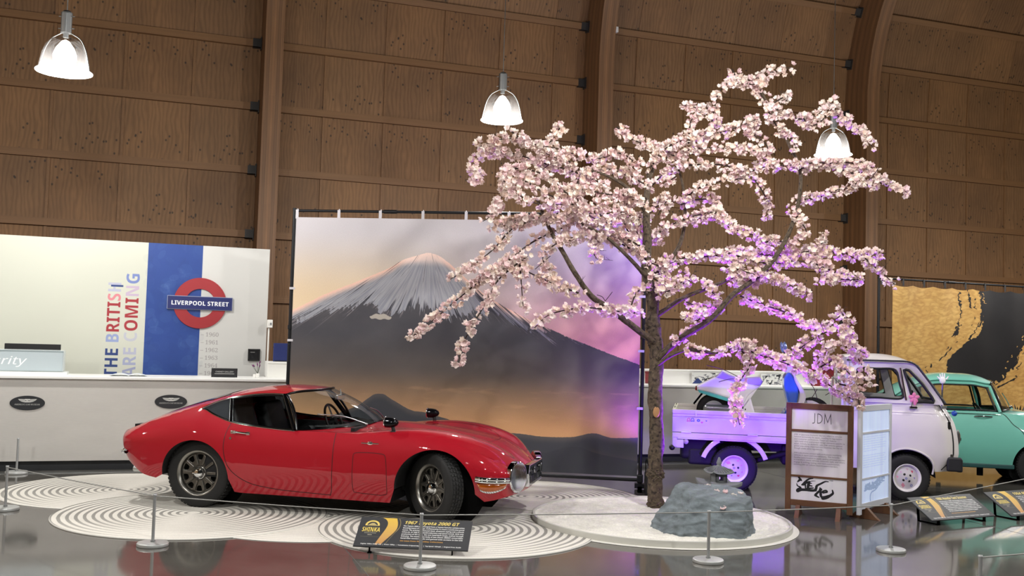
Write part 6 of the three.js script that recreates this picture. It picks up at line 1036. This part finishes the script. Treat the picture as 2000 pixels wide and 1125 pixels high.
// ---------- scooter in the truck bed ----------
{
  truck.updateMatrixWorld(true);
  const BED = 0.678, q = truck.localToWorld(V(-0.24, BED, 0.02));
  const sc = thing('scooter', 'white and lilac motor scooter with a blue leg shield standing in the truck bed', 'scooter', [q.x, q.y, q.z], -TRUCK_TURN);
  const S = (px, py) => [(px - 1396) / 164, (832 - py) / 164], cowl = phys(0xece8f0, 0.35, 0, { clearcoat: 0.8, clearcoatRoughness: 0.06 });
  const ext = (pts, w, b, n = 0) => extrude(shapeOf(n ? smoothPts(pts.map((p) => S(...p)), n) : pts.map((p) => S(...p))), w, b, 3);
  const wheel = (x) => { const g = part('wheel', sc); g.position.set(x, 0.205, 0); mesh('tyre', tyreGeo(0.205, 0.125, 0.09, 40), MAT.rubber, g); mesh('rim', [lathe([[0.03, 0.03], [0.09, 0.026], [0.12, 0.034], [0.13, 0.034], [0.128, -0.034], [0.09, -0.026], [0.03, -0.03]], 32).rotateX(Math.PI / 2)], std(0xcfd0d4, 0.4, 0.5), g); return g; };
  wheel(0); wheel(1.17);
  mesh('tail_cowl', ext([[1361, 749], [1396, 730], [1440, 738], [1470, 742], [1486, 744], [1464, 764], [1452, 784], [1436, 786], [1422, 772], [1392, 764], [1362, 758]], 0.27, 0.035), cowl, sc);
  mesh('seat', [ext([[1398, 731], [1411, 717], [1424, 724], [1446, 731], [1484, 727], [1490, 735], [1486, 744], [1460, 744], [1420, 738]], 0.25, 0.03)], phys(0xb9a4ec, 0.5, 0, { clearcoat: 0.3 }), sc);
  mesh('side_stripe', [ext([[1364, 757], [1392, 763], [1420, 771], [1432, 780], [1420, 777], [1390, 769], [1366, 762]], 0.276, 0.004)], std(0x4fb6b8, 0.4), sc);
  mesh('leg_column', [ext([[1466, 758], [1485, 745], [1466, 766], [1476, 800], [1480, 808], [1440, 808], [1438, 792], [1452, 780]], 0.24, 0.025), rbox(0.5, 0.07, 0.26, 0.025, ...S(1505, 806), 0)], cowl, sc);
  mesh('vent', [rbox(0.012, 0.03, 0.25, 0.004, ...S(1452, 789), 0), rbox(0.012, 0.022, 0.25, 0.004, ...S(1457, 792), 0)], MAT.black, sc);
  mesh('leg_shield_inner', ext([[1532, 722], [1540, 716], [1552, 732], [1558, 752], [1552, 785], [1540, 806], [1524, 806], [1538, 784], [1534, 760], [1530, 740]], 0.34, 0.03, 48), phys(0x3566d8, 0.3, 0, { clearcoat: 0.8 }), sc);
  mesh('leg_shield', ext([[1546, 714], [1556, 730], [1572, 762], [1560, 790], [1546, 806], [1538, 806], [1552, 786], [1560, 756], [1550, 732]], 0.36, 0.02, 48), cowl, sc);
  mesh('floor_edge', rbox(0.42, 0.02, 0.3, 0.008, ...S(1500, 812), 0), std(0x3f9fb0, 0.4), sc);
  mesh('headset', [ext([[1530, 700], [1546, 690], [1566, 696], [1570, 712], [1552, 722], [1536, 720]], 0.2, 0.03, 40), bar(V(...S(1540, 700), -0.3), V(...S(1540, 700), 0.3), 0.014)], cowl, sc);
  for (const s of [1, -1]) { mesh('grip', bar(V(...S(1540, 700), s * 0.2), V(...S(1536, 700), s * 0.32), 0.019), MAT.black, sc); const m = part('mirror', sc); m.position.set(...S(1536, 698), s * 0.22); mesh('stalk', tube([V(0, 0, 0), V(0.0, 0.1, s * 0.02), V(-0.03, 0.17, s * 0.03)], 0.006), MAT.black, m); mesh('mirror_head', new THREE.SphereGeometry(1, 16, 12).scale(0.025, 0.07, 0.045).rotateZ(0.2).translate(-0.036, 0.19, s * 0.03), std(0x8fa0d0, 0.15, 0.7), m); }
  mesh('front_fender', ext([[1556, 790], [1566, 774], [1582, 769], [1602, 777], [1614, 788], [1600, 790], [1580, 786]], 0.13, 0.03, 48), cowl, sc);
  mesh('fork', [1, -1].map((s) => bar(V(...S(1556, 745), s * 0.05), V(1.17, 0.205, s * 0.06), 0.018)), MAT.steel, sc);
  mesh('engine_case', [rbox(0.42, 0.13, 0.12, 0.05, 0.08, 0.22, 0.1), rbox(0.36, 0.05, 0.05, 0.02, 0.02, 0.15, 0.16)], std(0x8d8f94, 0.35, 0.7), sc);
  mesh('tail_lamp', ext([[1359, 750], [1365, 748], [1366, 760], [1358, 758]], 0.16, 0.006), phys(0x8a1418, 0.2, 0, { clearcoat: 1 }), sc);
  mesh('licence_holder', [beam(V(...S(1374, 762), 0), V(...S(1356, 786), 0), 0.14, 0.02)], MAT.darkMetal, sc);
}
// ---------- turquoise car ----------
const TEAL_TURN = 12 * Math.PI / 180, tealA = floorAt(2026, 950), TEAL_WB = 1.8;
const teal = (() => { const d = V(Math.cos(TEAL_TURN), 0, Math.sin(TEAL_TURN)), n = V(-Math.sin(TEAL_TURN), 0, Math.cos(TEAL_TURN)), o = tealA.clone().addScaledVector(d, -TEAL_WB).addScaledVector(n, -0.58); return thing('microcar', 'small rounded turquoise car with chrome trim parked behind the white truck', 'car', [o.x, 0, o.z], -TEAL_TURN); })();
{
  const paint = phys(0x70c0ae, 0.5, 0, { clearcoat: 1, clearcoatRoughness: 0.04 });
  const zm = table([[-0.6, 0.4], [-0.52, 0.5], [-0.35, 0.58], [0, 0.63], [0.5, 0.645], [1.3, 0.645], [1.8, 0.635], [2.05, 0.6], [2.25, 0.52], [2.36, 0.4]]), yb = table([[-0.6, 0.55], [-0.4, 0.75], [-0.1, 0.88], [0.3, 0.925], [0.8, 0.925], [1.4, 0.92], [1.7, 0.86], [2.0, 0.78], [2.2, 0.68], [2.36, 0.55]]), zb = table([[-0.6, 0.3], [-0.3, 0.46], [0, 0.54], [0.4, 0.575], [1.4, 0.575], [1.8, 0.52], [2.1, 0.44], [2.36, 0.25]]);
  const B = { x0: -0.6, x1: 2.36, arches: [{ x: 0, y: 0.26, r: 0.29 }, { x: TEAL_WB, y: 0.26, r: 0.3 }], bottom: table([[-0.6, 0.3], [-0.3, 0.26], [0.3, 0.23], [1.5, 0.23], [2.36, 0.3]]), yb, zb, ny: 20, z: (x, y) => { const m = 0.52, t = yb(x); return y > m ? zm(x) - (zm(x) - zb(x)) * Math.pow(clamp((y - m) / Math.max(0.03, t - m), 0, 1), 2.2) : zm(x) - 0.06 * Math.pow((m - y) / 0.3, 2); } };
  const roofC = table([[-0.6, 0.56], [-0.45, 0.78], [-0.2, 1.0], [0.1, 1.2], [0.4, 1.34], [0.65, 1.4], [1.0, 1.405], [1.2, 1.375], [1.35, 1.31]]), railZ = table([[-0.1, 0.5], [0.1, 0.5], [0.4, 0.49], [1.0, 0.485], [1.24, 0.47]]), railY = table([[-0.1, 0.9], [0.1, 1.08], [0.4, 1.24], [0.7, 1.285], [1.0, 1.285], [1.2, 1.255]]);
  const P = [bodySide(B, 1).g, bodySide(B, -1).g], edge = (x) => x < -0.1 ? [zb(x), yb(x)] : [lerp(zb(x), railZ(x), sstep(-0.1, 0.15, x)), railY(x)], hX = (w) => 1.36 - 0.11 * w * w;
  const roofPt = (x, w) => { const [z, y] = edge(x); return V(x, y + (roofC(x) - y) * Math.pow(1 - Math.pow(Math.abs(w), 2.4), 0.75), w * z); };
  P.push(patch((u, v) => { const w = v * 2 - 1; return roofPt(lerp(-0.6, hX(w), u), w); }, 44, 24, true));
  const bX = (w) => 1.36 + 0.22 * (1 - w * w), hoodY = table([[1.5, 0.95], [1.8, 0.92], [2.1, 0.83], [2.3, 0.72], [2.42, 0.58]]);
  const hoodPt = (k, w) => { const xe = lerp(1.36, 2.36, k), x = lerp(bX(w), 2.36 + 0.07 * (1 - w * w), k), f = 1 - Math.abs(w); return V(x, lerp(yb(xe), hoodY(x), sstep(0, 1, Math.pow(f, 0.7))) + 0.05 * sstep(0, 0.4, k) * Math.sin(Math.PI * clamp(f / 0.7, 0, 1)) * (1 - k), w * zb(xe)); };
  P.push(patch((u, v) => hoodPt(u, v * 2 - 1), 26, 24, true), patch((u, v) => { const w = v * 2 - 1, y = lerp(0.3, hoodPt(1, w).y, u); return V(2.36 + 0.07 * (1 - w * w), y, w * lerp(B.z(2.36, y), zb(2.36), u)); }, 8, 12, true), patch((u, v) => { const w = v * 2 - 1, y = lerp(0.3, roofPt(-0.6, w).y, u); return V(-0.6, y, w * lerp(B.z(-0.6, y), zb(-0.6), u)); }, 8, 12));
  mesh('body', toCreasedNormals(mergeVertices(merge(P).deleteAttribute('normal'), 0.003), 0.8), paint, teal);
  const belt = (t, s) => { const x = lerp(-0.1, 1.36, t); return V(x, yb(x), s * zb(x)); }, rail = (t, s) => { const x = lerp(-0.1, 1.25, t); const [z, y] = edge(x); return V(x, y, s * z); }, side = (u, v, s) => belt(u, s).lerp(rail(u, s), v), ws = (u, v) => { const w = v * 2 - 1, a = hoodPt(0, w), b = roofPt(hX(w), w); return a.lerp(b, u).add(V(0.02 * Math.sin(Math.PI * u), 0.01, 0)); };
  mesh('windscreen', patch((u, v) => ws(u, v), 8, 16), glassMat, teal);
  for (const s of [1, -1]) {
    mesh('rear_quarter', patch((u, v) => side(lerp(0, 0.14, u), v, s), 6, 4, s < 0), paint, teal);
    mesh('quarter_glass', patch((u, v) => side(lerp(0.14, 0.44, u), lerp(0.05, 0.93, v), s), 8, 4, s < 0), glassMat, teal); mesh('door_glass', patch((u, v) => side(lerp(0.48, 0.97, u), lerp(0.05, 0.93, v), s), 8, 4, s < 0), glassMat, teal);
    const strip = (fn, r, n = 20) => tube(Array.from({ length: n + 1 }, (_, i) => fn(i / n).add(V(0, 0, s * 0.004))), r, n * 2, 6);
    const frame = (a, b, r) => [strip((t) => side(lerp(a, b, t), 0.05, s), r), strip((t) => side(lerp(a, b, t), 0.94, s), r), strip((t) => side(a, lerp(0.05, 0.94, t), s), r, 6), strip((t) => side(b, lerp(0.05, 0.94, t), s), r, 6)];
    mesh('window_frame', [...frame(0.48, 0.965, 0.013), ...frame(0.14, 0.44, 0.012)], MAT.black, teal);
    mesh('pillar', [strip((t) => side(0.46, t, s), 0.02, 6), strip((t) => side(0.995, t, s), 0.022, 6), strip((t) => side(t, 0.99, s), 0.018, 20)], paint, teal);
    mesh('windscreen_seal', [strip((t) => ws(t, s > 0 ? 0.985 : 0.015), 0.02, 8), strip((t) => ws(0.02, s > 0 ? lerp(0.5, 1, t) : lerp(0, 0.5, t)), 0.018, 10), strip((t) => ws(0.98, s > 0 ? lerp(0.5, 1, t) : lerp(0, 0.5, t)), 0.014, 10)], MAT.blackGloss, teal);
    mesh('roof_gutter', [strip((t) => rail(lerp(0.12, 1, t), s).add(V(0, 0.03, s * 0.002)), 0.009)], std(0x2c6f62, 0.4), teal);
    mesh('belt_trim', [strip((t) => { const x = lerp(0.35, 1.36, t); return V(x, 0.895, s * (B.z(x, 0.895) + 0.004)); }, 0.006)], MAT.chrome, teal);
    mesh('door_handle', [tube([[1.04, 0.86], [1.08, 0.867], [1.18, 0.866], [1.25, 0.862]].map(([x, y], i) => V(x, y, s * (B.z(x, y) + (i % 3 ? 0.03 : 0.004)))), 0.011, 20)], MAT.chrome, teal);
    mesh('panel_gap', [sideLine(B, [[1.36, 0.92], [1.42, 0.88], [1.5, 0.78], [1.6, 0.7], [1.65, 0.6], [1.64, 0.55]], s, 0.01), sideLine(B, [[0.58, 0.92], [0.57, 0.6], [0.6, 0.26]], s, 0.008)], std(0x14332d, 0.6), teal);
    mesh('sill', [rbox(1.25, 0.06, 0.05, 0.015, 0.9, 0.23, s * 0.58)], std(0x1d4a48, 0.5), teal);
    mesh('headlamp', [lathe([[0.001, 0.03], [0.07, 0.02], [0.085, 0]], 24).rotateZ(-Math.PI / 2).translate(2.28, 0.66, s * 0.42)], MAT.chrome, teal);
  }
  mesh('wiper', [tube([ws(0.03, 0.62), ws(0.3, 0.72), ws(0.55, 0.8)].map((p) => p.add(V(0.02, 0.015, 0))), 0.007, 16, 6), ball(0.025, ...ws(0, 0.62).add(V(0.03, 0.02, 0)).toArray())], MAT.chrome, teal);
  const inner = []; for (const s of [1, -1]) for (const a of B.arches) inner.push(new THREE.CircleGeometry(a.r + 0.02, 24).translate(a.x, a.y, s * 0.36), patch((u, v) => { const t = Math.PI * u, x = a.x - a.r * Math.cos(t), y = a.y + a.r * Math.sin(t); return V(x, y, s * lerp(B.z(x, y) - 0.002, 0.36, v)); }, 20, 1, s < 0));
  mesh('underbody', [...inner, box(1.2, 0.08, 1.05, 0.9, 0.25, 0), box(0.7, 0.1, 0.66, 0, 0.34, 0), box(0.7, 0.1, 0.66, 1.8, 0.34, 0), cyl(0.04, 0.04, 0.2, 1.2, 0.16, 0.2), cyl(0.03, 0.03, 0.16, 0.7, 0.16, 0.1)], truckDark, teal);
  mesh('seat', [rbox(0.4, 0.12, 1.0, 0.04, 0.85, 0.5, 0), rbox(0.1, 0.44, 1.0, 0.04, 0.62, 0.72, 0)], std(0x2a2a2c, 0.7), teal);
  mesh('dashboard', [rbox(0.14, 0.12, 1.0, 0.04, 1.4, 0.84, 0)], std(0x3b8a7c, 0.5), teal);
  const sw = part('steering_wheel', teal); sw.position.set(1.2, 0.88, 0.26); sw.rotation.z = 0.6; mesh('wheel_rim', new THREE.TorusGeometry(0.17, 0.011, 8, 30).rotateY(Math.PI / 2), MAT.black, sw); mesh('spoke', [box(0.01, 0.02, 0.32), box(0.01, 0.32, 0.02)], MAT.black, sw);
  const w = new THREE.Group(); mesh('tyre', tyreGeo(0.25, 0.14, 0.13, 46), MAT.rubber, w); mesh('hub_cap', lathe([[0.001, 0.06], [0.04, 0.058], [0.06, 0.045], [0.12, 0.05], [0.145, 0.056], [0.15, 0.04]], 36).rotateX(Math.PI / 2), std(0x6fc7b2, 0.35), w);
  for (const [x, z] of [[0, 0.56], [TEAL_WB, 0.56], [0, -0.56], [TEAL_WB, -0.56]]) { const o = w.clone(); o.name = 'wheel'; teal.add(o); o.position.set(x, 0.252, z); o.rotation.y = z < 0 ? Math.PI : 0; }
}
// dark planter with spiky leaves behind the turquoise car
{
  const q = at(1990, 800, 16.2), o = thing('spiky_plant', 'dark spiky potted plant behind the turquoise car by the gold backdrop', 'plant', [q.x, 0, q.z]);
  mesh('pot', lathe([[0.001, 0], [0.16, 0], [0.2, 0.4], [0.18, 0.41], [0.17, 0.36], [0.001, 0.35]], 24), MAT.darkMetal, o);
  mesh('stem', bar(V(0, 0.35, 0), V(0, 0.62, 0), 0.03), std(0x3a3026, 0.8), o);
  for (let i = 0; i < 16; i++) { const a = i * 2.4, e = 0.25 + 0.06 * (i % 9); mesh('leaf', patch((u, v) => { const l = v * 0.36, ww = 0.022 * Math.sin(Math.PI * Math.min(1, 0.25 + v * 0.75)) * (u - 0.5) * 2; return V(Math.cos(a) * (l * Math.cos(e * 2)) - Math.sin(a) * ww, 0.6 + l * Math.sin(e * 2) - 0.06 * v * v, Math.sin(a) * (l * Math.cos(e * 2)) + Math.cos(a) * ww); }, 2, 5), new THREE.MeshStandardMaterial({ color: 0x39352e, roughness: 0.6, side: THREE.DoubleSide }), o); }
}
// ---------- violet stage lamps on the floor ----------
function stageLamp(label, pos, aim, power, angle, color = VIOLET) {
  const o = thing('stage_lamp', label, 'stage light', [pos.x, pos.y, pos.z], 0, 'violet stage lamps'), d = aim.clone().sub(pos).normalize();
  mesh('yoke', [beam(V(-0.085, 0.0, 0), V(-0.085, 0.13, 0), 0.03, 0.006), beam(V(0.085, 0.0, 0), V(0.085, 0.13, 0), 0.03, 0.006), box(0.18, 0.008, 0.05, 0, 0.004, 0)], MAT.darkMetal, o);
  const h = part('lamp_head', o); h.position.set(0, 0.11, 0); h.quaternion.setFromUnitVectors(V(0, 0, 1), d);
  mesh('housing', lathe([[0.001, -0.07], [0.05, -0.065], [0.07, -0.03], [0.075, 0.05], [0.078, 0.056], [0.07, 0.056], [0.066, 0.03]], 24).rotateX(Math.PI / 2), MAT.darkMetal, h);
  mesh('lens', new THREE.CircleGeometry(0.066, 24).translate(0, 0, 0.03), std(0x9a6cff, 0.4, 0, { emissive: color, emissiveIntensity: 3 }), h);
  const l = new THREE.SpotLight(color, power, 0, angle, 0.7); l.position.set(0, 0.11, 0).addScaledVector(d, 0.07); l.target.position.copy(l.position).add(d); o.add(l, l.target); l.shadow.radius = 3; l.name = 'stage_light';
}
stageLamp('violet stage lamp on the tray hidden behind the boulder, lighting the truck', V(2.33, PH - 0.06, -10.36), V(2.7, 0.95, -11.5), VIOLET_POWER * 0.16, 1.15);
stageLamp('violet stage lamp behind the boulder pointing up into the blossoms', V(2.08, PH - 0.06, -10.4), V(1.95, 3.0, -9.75), VIOLET_POWER * 0.8, 0.95, 0x8a1cff);
stageLamp('violet stage lamp at the right foot of the mountain backdrop', V(1.64, 0.25, -11.36), V(1.3, 2.0, -11.55), VIOLET_POWER * 0.05, 1.2);
{ const o = one('black_case', [rbox(0.17, 0.24, 0.2, 0.015, 0, 0.12, 0), rbox(0.15, 0.012, 0.18, 0.004, 0, 0.244, 0)], MAT.black, 'small black box standing at the right foot of the mountain backdrop', 'box'); o.position.set(1.64, 0, -11.38); }
scene.traverse((o) => { if (o.isMesh) { o.castShadow = true; o.receiveShadow = true; } });
renderer.render(scene, camera);
